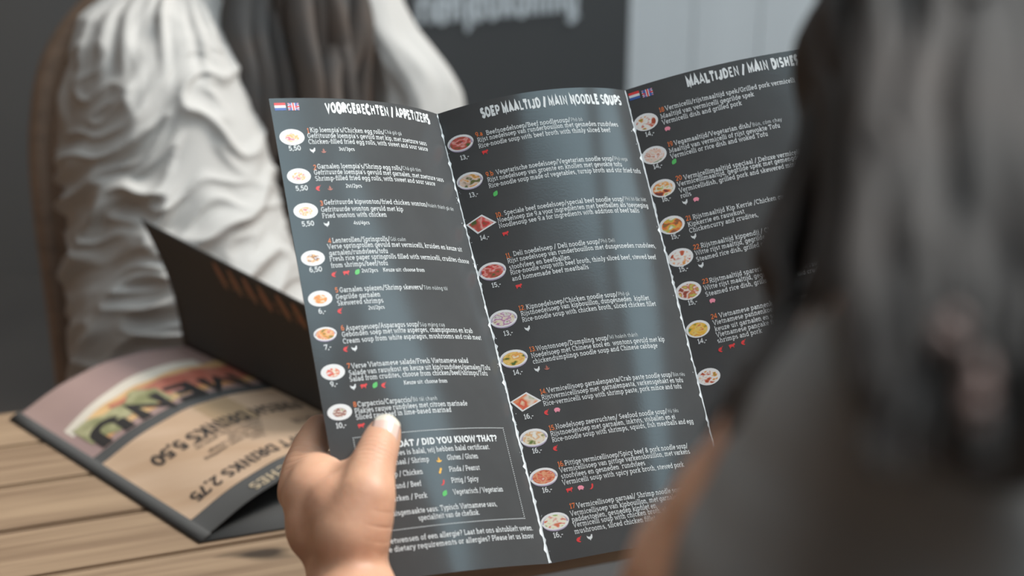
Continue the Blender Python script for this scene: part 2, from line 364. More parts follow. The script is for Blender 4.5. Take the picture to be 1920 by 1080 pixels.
def menu_pt(i, u, v, lift=0.0):        # millimetres on panel i, page y down; lift in metres towards the reader
    s = u/1000/MW*NS; k = int(min(max(math.floor(s), 0), NS-1)); f = s-k; w = v/1000/MH
    t = TOP[i][k]*(1-f)+TOP[i][k+1]*f; b = BOT[i][k]*(1-f)+BOT[i][k+1]*f
    p = t*(1-w)+b*w
    du = (TOP[i][k+1]-TOP[i][k])*(1-w)+(BOT[i][k+1]-BOT[i][k])*w
    n = np.cross(b-t, du); n /= np.linalg.norm(n)
    if n@(np.array(CAM)-p) < 0: n = -n
    return p+n*lift
M_paper = mat('black_gloss_print', (.072, .070, .069), .18, .5, tint=(.68, .93, 1.0), vary=((60, 60, 60), (.078, .076, .075), .4, .7), bump=((900, 900, 900), .06, .0004))
M_edge = mat('paper_edge', (.45, .45, .44), .7)
M_white = mat('white_print', (.72, .73, .72), .45, .4)
M_grey = mat('pale_print', (.56, .58, .57), .45, .4)
M_orange = mat('orange_print', (.80, .20, .05), .4)
M_red = mat('red_print', (.72, .05, .05), .4); M_pink = mat('pink_print', (.85, .28, .36), .4)
M_green = mat('green_print', (.10, .50, .12), .4); M_yellow = mat('yellow_print', (.85, .45, .06), .4)
M_brown = mat('brown_print', (.42, .13, .09), .4); M_blue = mat('blue_print', (.05, .12, .38), .4)
M_bowl = mat('bowl_side_print', (.46, .38, .50), .4); M_plate = mat('plate_print', (.82, .80, .78), .4)
M_crease = mat('worn_crease', (.78, .80, .80), .8)
menu = empty('folding_menu', tuple(TOP[1][NS//2]), 'open black three-panel menu held up in the hand, printed with dishes and prices', 'menu')
panels = []
for i in range(3):
    g = menu_grid(i); nr, nc = len(g), NS+1; v, f, fmi = [], [], []
    def nrm_at(r, c):
        a = g[r][min(c+1, NS)]-g[r][max(c-1, 0)]; b = g[min(r+1, nr-1)][c]-g[max(r-1, 0)][c]
        n = np.cross(b, a); n /= np.linalg.norm(n); return n if n@(np.array(CAM)-g[r][c]) > 0 else -n
    for r in range(nr):
        for c in range(nc): v.append(g[r][c])
    for r in range(nr):
        for c in range(nc): v.append(g[r][c]-nrm_at(r, c)*.00038)
    o = nr*nc
    for r in range(nr-1):
        for c in range(nc-1):
            f.append((r*nc+c, (r+1)*nc+c, (r+1)*nc+c+1, r*nc+c+1)); fmi.append(0)
            f.append((o+r*nc+c, o+r*nc+c+1, o+(r+1)*nc+c+1, o+(r+1)*nc+c)); fmi.append(0)
    ring = [c for c in range(nc)]+[r*nc+nc-1 for r in range(1, nr)]+[(nr-1)*nc+c for c in range(nc-2, -1, -1)]+[r*nc for r in range(nr-2, 0, -1)]
    b0 = len(v)
    for k in ring: v.append(v[k])
    for k in ring: v.append(v[k+o])
    L = len(ring)
    for k in range(L):
        f.append((b0+k, b0+(k+1) % L, b0+L+(k+1) % L, b0+L+k)); fmi.append(1)
    pnl = mesh('menu_panel', v, f, [M_paper, M_edge], menu, fm=fmi); panels.append(pnl)
pnl_label = ['left panel of appetizers with a dotted box at its foot', 'middle panel of noodle soups', 'right panel of main dishes, half hidden by hair']
for o, l in zip(panels, pnl_label): o['label'] = l
LIFT = .00010
def print_obj(name, V, Fc, m, panel, **k):
    # all print hangs under its panel (menu > panel > print)
    return mesh(name, V, Fc, m, panels[panel], smooth=False, **k)
TEXT=[
('h', 0, 28.53, 96.53, 7.55, -0.99, 'VOORGERECHTEN / APPETIZERS', '', 0),
('n', 0, 16.4, 0, 18.73, 0.0, '1', '', 0),
('t', 0, 17.96, 60.52, 18.36, -0.79, "Kip loempia's/Chicken egg rolls/", '', 0),
('s', 0, 60.64, 71.76, 17.76, -0.4, 'Chà giò gà', '', 0),
('t', 0, 16.09, 88.94, 21.41, -0.99, "Gefrituurde loempia's gevuld met kip, met zoetzure saus", '', 0),
('t', 0, 16.04, 88.86, 24.56, -1.05, 'Chicken-filled fried egg rolls, with sweet and sour sauce', '', 0),
('b', 0, 31.47, 40.39, 28.32, -0.11, '3st/3pcs', '', 0),
('n', 0, 16.16, 0, 38.15, 0.0, '2', '', 0),
('t', 0, 18.24, 67.15, 37.71, -0.72, "Garnalen loempia's/Shrimp egg rolls/", '', 0),
('s', 0, 67.27, 79.97, 37.23, -0.34, 'Chà giò tôm', '', 0),
('t', 0, 15.98, 95.96, 40.78, -0.72, "Gefrituurde loempia's gevuld met garnalen, met zoetzure saus", '', 0),
('t', 0, 15.99, 88.18, 44.0, -1.08, 'Shrimp-filled fried egg rolls, with sweet and sour sauce', '', 0),
('b', 0, 31.39, 40.32, 47.96, 0.15, '2st/2pcs', '', 0),
('n', 0, 16.21, 0, 56.89, 0.0, '3', '', 0),
('t', 0, 18.23, 78.84, 56.55, -0.99, 'Gefrituurde kipwonton/fried chicken wonton/', '', 0),
('s', 0, 78.68, 98.63, 56.57, -0.1, 'Hoành thánh gà rán', '', 0),
('t', 0, 16.13, 61.74, 60.18, 0.06, 'Gefrituurde wonton gevuld met kip', '', 0),
('t', 0, 16.06, 51.09, 63.41, 0.13, 'Fried wonton with chicken', '', 0),
('b', 0, 31.71, 40.48, 67.39, 0.17, '4st/4pcs', '', 0),
('n', 0, 16.76, 0, 76.3, 0.0, '4', '', 0),
('t', 0, 18.89, 50.02, 76.28, -0.01, 'Lenterollen/Springrolls/', '', 0),
('s', 0, 50.19, 59.54, 76.15, -0.26, 'Gỏi cuốn', '', 0),
('t', 0, 15.94, 97.28, 79.22, -0.38, 'Verse springrollen gevuld met vermicelli, kruiden en keuze uit', '', 0),
('t', 0, 16.16, 47.53, 82.53, 0.38, 'garnalen/rundvlees/tofu', '', 0),
('t', 0, 15.84, 100.7, 85.45, -0.16, 'Fresh rice paper springrolls filled with vermicelli, crudites choose', '', 0),
('t', 0, 15.92, 46.14, 88.82, 0.27, 'from shrimps/beef/tofu', '', 0),
('b', 0, 31.02, 39.91, 92.09, 0.2, '2st/2pcs', '', 0),
('b', 0, 42.53, 67.06, 92.09, -0.34, 'Keuze uit: choose from', '', 0),
('n', 0, 15.73, 0, 101.3, 0.0, '5', '', 0),
('t', 0, 17.96, 63.71, 101.43, 0.19, 'Garnalen spiezen/Shrimp skewers/', '', 0),
('s', 0, 63.83, 79.52, 101.4, -0.25, 'Tôm nướng tỏi', '', 0),
('t', 0, 15.49, 38.47, 104.72, 0.36, 'Gegrilde garnalen', '', 0),
('t', 0, 15.59, 39.5, 107.87, 0.6, 'Skewered shrimps', '', 0),
('b', 0, 30.74, 39.42, 110.99, 0.16, '2st/2pcs', '', 0),
('n', 0, 15.26, 0, 120.27, 0.0, '6', '', 0),
('t', 0, 17.58, 56.65, 120.51, 0.51, 'Aspergesoep/Asparagus soup/', '', 0),
('s', 0, 56.79, 72.07, 120.57, -0.18, 'Súp măng cua', '', 0),
('t', 0, 15.07, 90.28, 123.43, -0.1, 'Gebonden soep met witte asperges, champignons en krab', '', 0),
('t', 0, 14.98, 95.54, 126.73, 0.08, 'Cream soup from white asparagus, mushrooms and crab meat', '', 0),
('n', 0, 14.81, 0, 139.0, 0.0, '7', '', 0),
('t', 0, 16.83, 82.29, 139.19, 0.23, 'Verse Vietnamese salade/Fresh Vietnamese salad', '', 0),
('t', 0, 14.95, 96.95, 142.45, 0.48, 'Salade van rauwkost en keuze uit kip/rundvlees/garnalen/Tofu', '', 0),
('t', 0, 14.77, 93.95, 145.44, 0.15, 'Salad from crudites, choose from chicken/beef/shrimps/Tofu', '', 0),
('b', 0, 41.4, 66.09, 149.23, -0.07, 'Keuze uit: choose from', '', 0),
('n', 0, 14.41, 0, 157.74, 0.0, '8', '', 0),
('t', 0, 16.45, 44.2, 157.88, -0.02, 'Carpaccio/Carpaccio/', '', 0),
('s', 0, 44.31, 58.05, 157.79, -0.17, 'Bò tái chanh', '', 0),
('t', 0, 14.47, 75.25, 160.97, 0.13, 'Plakjes rauwe rundvlees met citroen marinade', '', 0),
('t', 0, 14.42, 64.61, 163.93, 0.28, 'Sliced raw beef in lime-based marinad', '', 0),
('B', 0, 32.2, 89.46, 178.96, 0.23, 'WIST U DAT / DID YOU KNOW THAT?', 'DAT / DID YOU KNOW THAT?', 1),
('t', 0, 30.72, 83.23, 182.96, 0.18, 'Al ons vlees is halal, wij hebben halal certificaat.', 'ees is halal, wij hebben halal certificaat.', 1),
('t', 0, 28.72, 46.54, 187.28, -0.09, 'Garnaal / Shrimp', 'maal / Shrimp', 1),
('t', 0, 27.87, 42.03, 192.87, -0.2, 'Kip / Chicken', 'p / Chicken', 1),
('t', 0, 27.32, 40.07, 198.38, -0.08, 'Rund / Beef', 'und / Beef', 1),
('t', 0, 26.5, 41.87, 204.23, 0.05, 'Varken / Pork', 'rken / Pork', 1),
('t', 0, 56.3, 74.52, 187.32, 0.08, 'Gluten / Gluten', '', 0),
('t', 0, 56.0, 73.96, 192.98, -0.24, 'Pinda / Peanut', '', 0),
('t', 0, 55.93, 71.66, 198.39, -0.39, 'Pittig / Spicy', '', 0),
('t', 0, 55.59, 85.52, 204.01, 0.23, 'Vegetarisch / Vegetarian', '', 0),
('t', 0, 24.92, 79.47, 210.98, 0.51, 'Huisgemaakte saus: Typisch Vietnamese saus,', 'isgemaakte saus: Typisch Vietnamese saus,', 1),
('t', 0, 35.19, 68.01, 214.5, 0.03, 'specialiteit van de chefkok.', '', 0),
('t', 0, 18.34, 99.59, 223.45, 1.04, 'Heeft u dieetwensen of een allergie? Laat het ons alstublieft weten.', 'eetwensen of een allergie? Laat het ons alstublieft weten.', 1),
('t', 0, 16.84, 98.79, 227.3, 0.49, 'Do you have dietary requirements or allergies? Please let us know', 've dietary requirements or allergies? Please let us know', 1),
('h', 1, 22.98, 101.06, 8.9, 0.28, 'SOEP MAALTIJD / MAIN NOODLE SOUPS', '', 0),
('n', 1, 17.39, 0, 18.36, 0.0, '9.a', '', 0),
('t', 1, 23.05, 67.76, 18.74, 0.15, 'Beefnoedelsoep/Beef noodlesoup/', '', 0),
('s', 1, 67.95, 74.59, 18.62, -0.3, 'Phở bò', '', 0),
('t', 1, 17.68, 94.85, 21.58, -0.03, 'Rijst noedelsoep van runderbouillon met gesneden rundvlees', '', 0),
('t', 1, 17.43, 89.07, 24.91, -0.16, 'Rice-noodle soup with beef broth with thinly sliced beef', '', 0),
('n', 1, 17.4, 0, 40.8, 0.0, '9.b', '', 0),
('t', 1, 22.91, 86.84, 40.81, -0.35, 'Vegetarische noedelsoep/Vegetarian noodle soup/', '', 0),
('s', 1, 87.02, 95.23, 40.67, -0.05, 'Phở vega', '', 0),
('t', 1, 17.49, 90.93, 43.93, -0.25, 'Rijst noedelsoep van groente en knollen met gewokte tofu', '', 0),
('t', 1, 17.36, 102.16, 47.2, -0.47, 'Rice-noodle soup made of vegetables, turnip broth and stir fried tofu', '', 0),
('n', 1, 17.06, 0, 63.38, 0.0, '10.', '', 0),
('t', 1, 21.56, 86.74, 63.14, -0.04, 'Speciale beef noedelsoep/special beef noodle soup/', '', 0),
('s', 1, 87.09, 100.91, 62.78, -0.57, 'Phở bò đặc biệt', '', 0),
('t', 1, 17.29, 101.29, 66.32, -0.34, 'Noedelsoep zie 9.a voor ingrediënten met beefballen als toevoeging', '', 0),
('t', 1, 17.23, 94.49, 69.36, -0.84, 'Noodlesoup see 9.a for ingredients with addition of beef balls', '', 0),
('n', 1, 16.78, 0, 85.66, 0.0, '11.', '', 0),
('t', 1, 20.82, 66.92, 85.34, -0.3, 'Deli noedelsoep / Deli noodle soup/', '', 0),
('s', 1, 67.06, 75.25, 85.13, -0.0, 'Phở Deli', '', 0),
('t', 1, 17.01, 99.48, 88.48, -0.48, 'Rijst noedelsoep van runderbouillon met dungesneden rundvlees,', '', 0),
('t', 1, 17.01, 49.1, 91.88, 0.29, 'stoofvlees en beefballen', '', 0),
('t', 1, 16.94, 97.77, 94.71, -0.65, 'Rice-noodle soup with beef broth, thinly sliced beef, stewed beef', '', 0),
('t', 1, 16.97, 57.3, 98.08, -0.16, 'and homemade beef meatballs', '', 0),
('n', 1, 16.51, 0, 113.81, 0.0, '12.', '', 0),
('t', 1, 20.33, 68.96, 113.91, -0.37, 'Kipnoedelsoep/Chicken noodle soup/', '', 0),
('s', 1, 69.16, 75.62, 113.7, 0.03, 'Phở gà', '', 0),
('t', 1, 16.83, 86.63, 116.83, -0.59, 'Rijstnoedelsoep van kipbouillon, dungesneden  kipfilet', '', 0),
('t', 1, 16.71, 89.9, 120.03, -0.66, 'Rice-noodle soup with chicken broth, sliced chicken fillet', '', 0),
('n', 1, 16.55, 0, 135.73, 0.0, '13.', '', 0),
('t', 1, 19.98, 58.2, 135.8, -0.11, 'Wontonsoep/Dumpling soup/', '', 0),
('s', 1, 58.4, 74.45, 135.57, -0.15, 'Mì hoành thánh', '', 0),
('t', 1, 16.64, 89.76, 138.95, -0.14, 'Noedelsoep met Chinese kool en  wontons gevuld met kip', '', 0),
('t', 1, 16.6, 84.35, 142.07, -0.51, 'chickendumplings noodle soup and Chinese cabbage', '', 0),
('n', 1, 16.36, 0, 157.81, 0.0, '14.', '', 0),
('t', 1, 19.93, 88.99, 157.65, -0.13, 'Vermicellisoep garnalenpasta/Crab paste noodle soup/', '', 0),
('s', 1, 89.22, 97.41, 157.47, -0.13, 'Bún riêu', '', 0),
('t', 1, 16.4, 95.23, 160.76, -0.44, 'Rijstvermicellisoep met  garnalenpasta, varkensgehakt en tofu', '', 0),
('t', 1, 16.44, 93.04, 163.96, -0.37, 'Rice-vermicelli soup with shrimp paste, pork mince and tofu', '', 0),
('n', 1, 16.11, 0, 176.48, 0.0, '15.', '', 0),
('t', 1, 19.54, 79.96, 176.36, -0.14, 'Noedelsoep zeevruchten/ Seafood noodle soup/', '', 0),
('s', 1, 80.18, 87.12, 176.21, -0.07, 'Hủ tiếu', '', 0),
('t', 1, 16.14, 84.05, 179.43, -0.49, 'Rijstnoedelsoep met garnalen, inktvis, visballen en ei', '', 0),
('t', 1, 16.12, 89.75, 182.46, -0.31, 'Rice-noodle soup with shrimps, squids, fish meatballs and egg', 'Rice-noodle soup with shrimps, squids, fish meatballs and', 0),
('n', 1, 15.87, 0, 194.91, 0.0, '16.', '', 0),
('t', 1, 19.36, 86.05, 194.87, -0.14, 'Pittige vermicellisoep/Spicy beef & pork noodle soup/', 'Pittige vermicellisoep/Spicy beef & pork noodle soup', 0),
('t', 1, 15.99, 84.72, 197.85, -0.15, 'Vermicellisoep van pittige varkensbouillon, met varkens', 'Vermicellisoep van pittige varkensbouillon, met varke', 0),
('t', 1, 15.94, 60.08, 200.95, 0.1, 'stoofvlees en gesneden  rundvlees', '', 0),
('t', 1, 15.77, 78.95, 204.08, 0.46, 'Vermicelli soup with spicy pork broth, stewed pork', 'Vermicelli soup with spicy pork broth, stewed po', 0),
('n', 1, 16.37, 0, 216.0, 0.0, '17', '', 0),
('t', 1, 19.78, 60.7, 216.31, 0.57, 'Vermicellisoep garnaal/ Shrimp noodle soup', 'Vermicellisoep garnaal/ Shrimp', 0),
('t', 1, 15.71, 61.88, 219.56, 0.63, 'Vermicellisoep van kipbouillon, met garnalen,', 'Vermicellisoep van kipbouillon, met', 0),
('t', 1, 15.72, 56.18, 222.52, 0.3, 'paddestoelen, gesneden kipfilet en', 'paddestoelen, gesneden kipfilet', 0),
('t', 1, 15.66, 53.61, 225.19, 0.16, 'Vermicelli soup with chicken broth, shrimps,', 'Vermicelli soup with chicken', 0),
('t', 1, 15.53, 51.09, 228.39, 0.15, 'mushrooms, sliced chicken fillet', 'mushrooms, sliced chicken', 0),
('h', 2, 32.42, 86.6, 7.91, -0.13, 'MAALTIJDEN / MAIN DISHES', 'MAALTIJDEN / MAIN DIS', 0),
('n', 2, 14.95, 0, 17.21, 0.0, '18', '', 0),
('t', 2, 18.21, 84.52, 17.17, -0.34, 'Vermicelli/rijstmaaltijd spek/Grilled pork vermicelli', 'Vermicelli/rijstmaaltijd spek/Grilled pork vermi', 0),
('t', 2, 14.85, 65.93, 20.75, 0.24, 'Maaltijd van vermicelli gegrilde spek', '', 0),
('t', 2, 14.88, 58.34, 24.06, 0.51, 'Vermicelli dish and grilled pork', '', 0),
('n', 2, 14.88, 0, 36.37, 0.0, '19', '', 0),
('t', 2, 18.28, 60.65, 36.56, 0.35, 'Vegamaaltijd/Vegetarian dish/', '', 0),
('s', 2, 60.84, 77.47, 36.64, -0.14, 'Bún, cơm chay', '', 0),
('t', 2, 14.77, 75.62, 39.91, 0.18, 'Maaltijd van vermicelli of rijst gewokte Tofu', '', 0),
('t', 2, 14.78, 68.03, 43.05, 1.02, 'Vermicelli or rice dish and woked Tofu', '', 0),
('n', 2, 14.61, 0, 55.26, 0.0, '20', '', 0),
('t', 2, 18.79, 56.53, 55.77, 0.93, 'Vermicellimaaltijd speciaal / Deluxe vermicelli', 'Vermicellimaaltijd speciaal', 0),
('t', 2, 14.67, 66.69, 58.47, 0.3, 'Vermicellimaaltijd, gegrilde spek met gemengde', 'Vermicellimaaltijd, gegrilde spek met', 0),
('t', 2, 14.76, 72.21, 61.86, 0.4, 'Vermicellidish, grilled pork and skewered mini', 'Vermicellidish, grilled pork and skewered', 0),
('t', 2, 14.82, 20.75, 64.9, 0.38, 'rolls', '', 0),
('n', 2, 14.57, 0, 77.3, 0.0, '21', '', 0),
('t', 2, 18.25, 50.56, 77.45, 0.34, 'Rijstmaaltijd Kip Kerrie /Chicken curry', 'Rijstmaaltijd Kip Kerrie', 0),
('t', 2, 14.84, 45.54, 80.7, 0.3, 'Kipkerrie en rauwkost', '', 0),
('t', 2, 14.77, 52.15, 83.95, 0.58, 'Chickencurry and crudites,', '', 0),
('n', 2, 14.69, 0, 93.1, 0.0, '22.', '', 0),
('t', 2, 18.73, 50.44, 93.13, -0.06, 'Rijstmaaltijd kippendij / Chicken thigh rice dish', 'Rijstmaaltijd kippendij', 0),
('t', 2, 14.83, 52.96, 96.25, -0.31, 'Witte rijst maaltijd, gegrilde  kippendij en rauwkost', 'Witte rijst maaltijd, gegrilde', 0),
('t', 2, 14.68, 56.97, 99.65, 0.03, 'Steamed rice dish, grilled chicken thigh and crudites', 'Steamed rice dish, grilled chick', 0),
('n', 2, 14.91, 0, 111.78, 0.0, '23', '', 0),
('t', 2, 18.62, 49.89, 112.13, 0.62, 'Rijstmaaltijd spareribs / Spareribs rice dish', 'Rijstmaaltijd spareribs', 0),
('t', 2, 14.81, 53.06, 115.25, 0.24, 'Witte rijst maaltijd, gegrilde  spareribs en rauwkost', 'Witte rijst maaltijd, gegrilde', 0),
('t', 2, 14.86, 63.56, 118.68, 0.34, 'Steamed rice dish, grilled spareribs and crudites', 'Steamed rice dish, grilled spareribs', 0),
('n', 2, 14.74, 0, 130.79, 0.0, '24', '', 0),
('t', 2, 18.98, 53.19, 131.05, -0.08, 'Vietnamese pannenkoek / Vietnamese pancake', 'Vietnamese pannenkoek', 0),
('t', 2, 15.0, 49.18, 134.1, -0.2, 'Vietnamese pannenkoek gevuld met', 'Vietnamese pannenkoek', 0),
('t', 2, 15.12, 51.56, 137.45, -0.24, 'keuze uit garnalen en spek', '', 0),
('t', 2, 15.11, 43.72, 140.56, 0.03, 'Vietnamese pancake filled with', 'Vietnamese pancake', 0),
('t', 2, 14.95, 39.05, 143.71, -0.25, 'shrimps and pork', '', 0)]
DISH=[
(0, 8.22, 20.71, 6.37, 'plate', 'egg', '5,50', 8.57, 26.67),
(0, 8.2, 41.12, 6.01, 'plate', 'egg', '5,50', 8.5, 47.53),
(0, 8.49, 59.15, 6.1, 'plate', 'egg', '5,50', 8.44, 65.82),
(0, 7.91, 83.19, 5.86, 'plate', 'roll', '6,50', 8.26, 89.09),
(0, 7.95, 103.57, 5.91, 'plate', 'shrimp', '6,-', 7.82, 109.94),
(0, 7.36, 121.01, 5.57, 'bowl', 'soup', '7,-', 7.4, 127.72),
(0, 7.78, 139.88, 5.76, 'plate', 'salad', '9,-', 7.25, 145.67),
(0, 7.63, 159.29, 5.81, 'plate', 'beef', '10,-', 7.22, 165.73),
(1, 8.52, 19.27, 7.29, 'bowl', 'red', '13,-', 8.91, 27.62),
(1, 8.46, 40.51, 7.23, 'bowl', 'veg', '13,-', 8.62, 48.66),
(1, 8.29, 64.8, 8.3, 'tray', 'red', '14,-', 8.61, 72.43),
(1, 8.14, 90.51, 7.37, 'bowl', 'red', '15,-', 8.38, 98.29),
(1, 7.61, 116.12, 7.3, 'bowl', 'onion', '13,-', 8.18, 124.12),
(1, 7.77, 137.26, 7.23, 'bowl', 'yellow', '14,-', 8.08, 144.74),
(1, 7.92, 159.93, 7.99, 'tray', 'crab', '16,-', 7.84, 167.67),
(1, 7.7, 178.31, 7.1, 'bowl', 'sea', '16,-', 7.65, 185.16),
(1, 7.65, 198.16, 7.04, 'bowl', 'spicy', '16,-', 7.69, 205.03),
(1, 7.65, 220.51, 6.97, 'bowl', 'noodle', '16,-', 7.48, 227.39),
(2, 6.75, 20.09, 6.62, 'oval', 'rice', '14,-', 7.28, 26.83),
(2, 6.74, 38.62, 6.75, 'oval', 'tofu', '14,-', 7.18, 44.9),
(2, 6.91, 57.08, 6.74, 'oval', 'mix', '16,-', 7.36, 63.19),
(2, 6.84, 77.39, 6.87, 'oval', 'curry', '15,-', 7.25, 83.83),
(2, 7.01, 95.27, 6.85, 'oval', 'rice', '15,-', 7.14, 101.69),
(2, 6.85, 113.31, 6.84, 'oval', 'rib', '15,-', 7.45, 119.84),
(2, 6.74, 133.99, 6.4, 'oval', 'pancake', '14,-', 7.44, 140.64),
(2, 6.06, 159.4, 6.24, 'oval', 'rice', '', 0, 0)]
ICON=[(0, 17.63, 27.77, 'hen'), (0, 23.23, 28.15, 'wheat'), (0, 16.85, 47.71, 'shrimp'), (0, 22.9, 47.84, 'wheat'), (0, 17.81, 66.34, 'hen'), (0, 16.76, 92.05, 'shrimp'), (0, 23.03, 91.79, 'cow'), (0, 28.72, 91.72, 'leaf'), (0, 16.41, 110.4, 'shrimp'), (0, 15.82, 129.35, 'shrimp'), (0, 20.09, 129.43, 'hen'), (0, 16.09, 147.96, 'hen'), (0, 21.17, 148.18, 'cow'), (0, 26.68, 148.34, 'leaf'), (0, 31.07, 148.58, 'shrimp'), (0, 16.48, 166.95, 'cow'), (0, 51.68, 186.65, 'bread'), (0, 51.27, 192.12, 'peanut'), (0, 51.1, 197.77, 'chili'), (0, 51.09, 203.04, 'leaf'), (1, 20.11, 27.54, 'cow'), (1, 19.86, 50.79, 'leaf'), (1, 19.74, 72.77, 'cow'), (1, 19.58, 101.26, 'cow'), (1, 18.4, 123.52, 'hen'), (1, 18.0, 144.92, 'hen'), (1, 22.88, 144.95, 'wheat'), (1, 17.1, 167.13, 'shrimp'), (1, 22.56, 166.98, 'pig'), (1, 16.91, 185.48, 'shrimp'), (1, 18.46, 206.9, 'cow'), (1, 24.19, 206.85, 'pig'), (1, 29.41, 207.04, 'chili'), (1, 16.86, 231.19, 'shrimp'), (1, 22.39, 231.03, 'hen'), (2, 16.93, 26.82, 'pig'), (2, 16.05, 44.92, 'leaf'), (2, 16.52, 67.26, 'hen'), (2, 22.43, 67.46, 'pig'), (2, 16.53, 86.15, 'hen'), (2, 16.55, 101.86, 'hen'), (2, 17.69, 121.46, 'pig'), (2, 15.67, 147.12, 'shrimp'), (2, 21.85, 146.76, 'cow'), (2, 28.08, 146.24, 'shrimp')]
for st, pn, u0, u1, v, dv, s, ref, right in TEXT:
    pl_ = lambda u, vv, l, pn=pn: menu_pt(pn, u, vv, LIFT+l)
    if st in 'tsbB':
        serif = st != 's'; hw = {'t': 4.5, 's': 3.8, 'b': 5.2, 'B': 8.6}[st]
        w = text_w(ref or s); sxx = (u1-u0)/w
        syy = {'t': .0355, 's': .029, 'b': .027, 'B': .041}[st]
        x0 = u1-text_w(s)*sxx if right else u0
        if x0+text_w(s)*sxx > MW*1000-1.5:
            while s and x0+text_w(s)*sxx > MW*1000-1.5: s = s[:-1]
        V, Fc = text_vf(s, x0, v, sxx, syy, hw, pl_, serif)
        print_obj({'t': 'printed_line', 's': 'small_print', 'b': 'portion_note', 'B': 'box_heading'}[st], V, Fc, M_grey if st == 's' else M_white, pn, kind='stuff')
    elif st == 'n':
        V, Fc = text_vf(s, u0, v, .031, .0355, 5.2, pl_)
        print_obj('dish_number', V, Fc, M_orange, pn, kind='stuff')
    else:
        w = text_w(ref or s, 4); sxx = (u1-u0)/w
        V, Fc = text_vf(s, u0, v, sxx, .070, 11.5, pl_, False, 4, rough=2.4)
        print_obj('panel_heading', V, Fc, M_white, pn, kind='stuff')
PAL = {
 'egg': [(.85, .80, .76), (.85, .42, .10), (.85, .55, .30), (.84, .80, .76), (.80, .06, .10), (.85, .8, .76)],
 'roll': [(.85, .80, .78), (.86, .62, .55), (.85, .78, .74), (.80, .45, .15), (.22, .06, .06), (.85, .8, .76)],
 'shrimp': [(.85, .80, .74), (.80, .25, .06), (.85, .38, .10), (.85, .65, .45), (.85, .8, .76)],
 'soup': [(.16, .20, .05), (.85, .35, .08), (.85, .55, .30), (.80, .18, .10), (.85, .60, .40)],
 'salad': [(.85, .80, .74), (.75, .06, .05), (.80, .25, .15), (.85, .72, .55), (.85, .8, .76)],
 'beef': [(.80, .72, .62), (.40, .17, .13), (.30, .12, .10), (.85, .75, .65), (.25, .35, .10)],
 'red': [(.10, .14, .05), (.45, .10, .07), (.62, .12, .10), (.80, .42, .36), (.70, .06, .06), (.20, .10, .06)],
 'veg': [(.20, .16, .05), (.12, .15, .05), (.62, .45, .35), (.80, .62, .52), (.80, .38, .10), (.25, .20, .08)],
 'onion': [(.25, .10, .22), (.70, .55, .35), (.80, .72, .58), (.45, .15, .35), (.80, .76, .70), (.25, .22, .10)],
 'yellow': [(.10, .16, .04), (.75, .45, .10), (.85, .60, .20), (.80, .35, .08), (.85, .75, .55)],
 'crab': [(.15, .25, .06), (.80, .70, .58), (.80, .30, .14), (.72, .08, .05), (.85, .62, .40)],
 'sea': [(.14, .20, .05), (.85, .68, .45), (.80, .72, .60), (.75, .42, .18), (.84, .80, .72)],
 'spicy': [(.16, .14, .05), (.65, .12, .06), (.78, .40, .22), (.70, .10, .07), (.80, .62, .48)],
 'noodle': [(.25, .40, .08), (.84, .78, .55), (.85, .80, .66), (.70, .14, .08), (.60, .30, .10)],
 'rice': [(.40, .08, .04), (.62, .14, .07), (.84, .80, .74), (.85, .80, .74), (.80, .32, .08), (.20, .30, .07)],
 'tofu': [(.15, .22, .06), (.80, .70, .62), (.78, .48, .36), (.84, .78, .74), (.62, .22, .12), (.8, .74, .68)],
 'mix': [(.20, .06, .05), (.70, .14, .07), (.85, .42, .12), (.84, .78, .72), (.55, .55, .10), (.75, .20, .10)],
 'curry': [(.18, .28, .06), (.35, .12, .06), (.80, .22, .06), (.82, .45, .10), (.45, .50, .10), (.84, .78, .7)],
 'rib': [(.28, .07, .05), (.45, .10, .06), (.84, .78, .70), (.62, .14, .08), (.50, .50, .12), (.82, .45, .15)],
 'pancake': [(.20, .30, .06), (.80, .42, .06), (.85, .50, .08), (.82, .60, .18), (.70, .18, .06), (.85, .55, .12)]}
FOOD = {k: food_mat('food_print_'+k, c, 1.45) for k, c in PAL.items()}
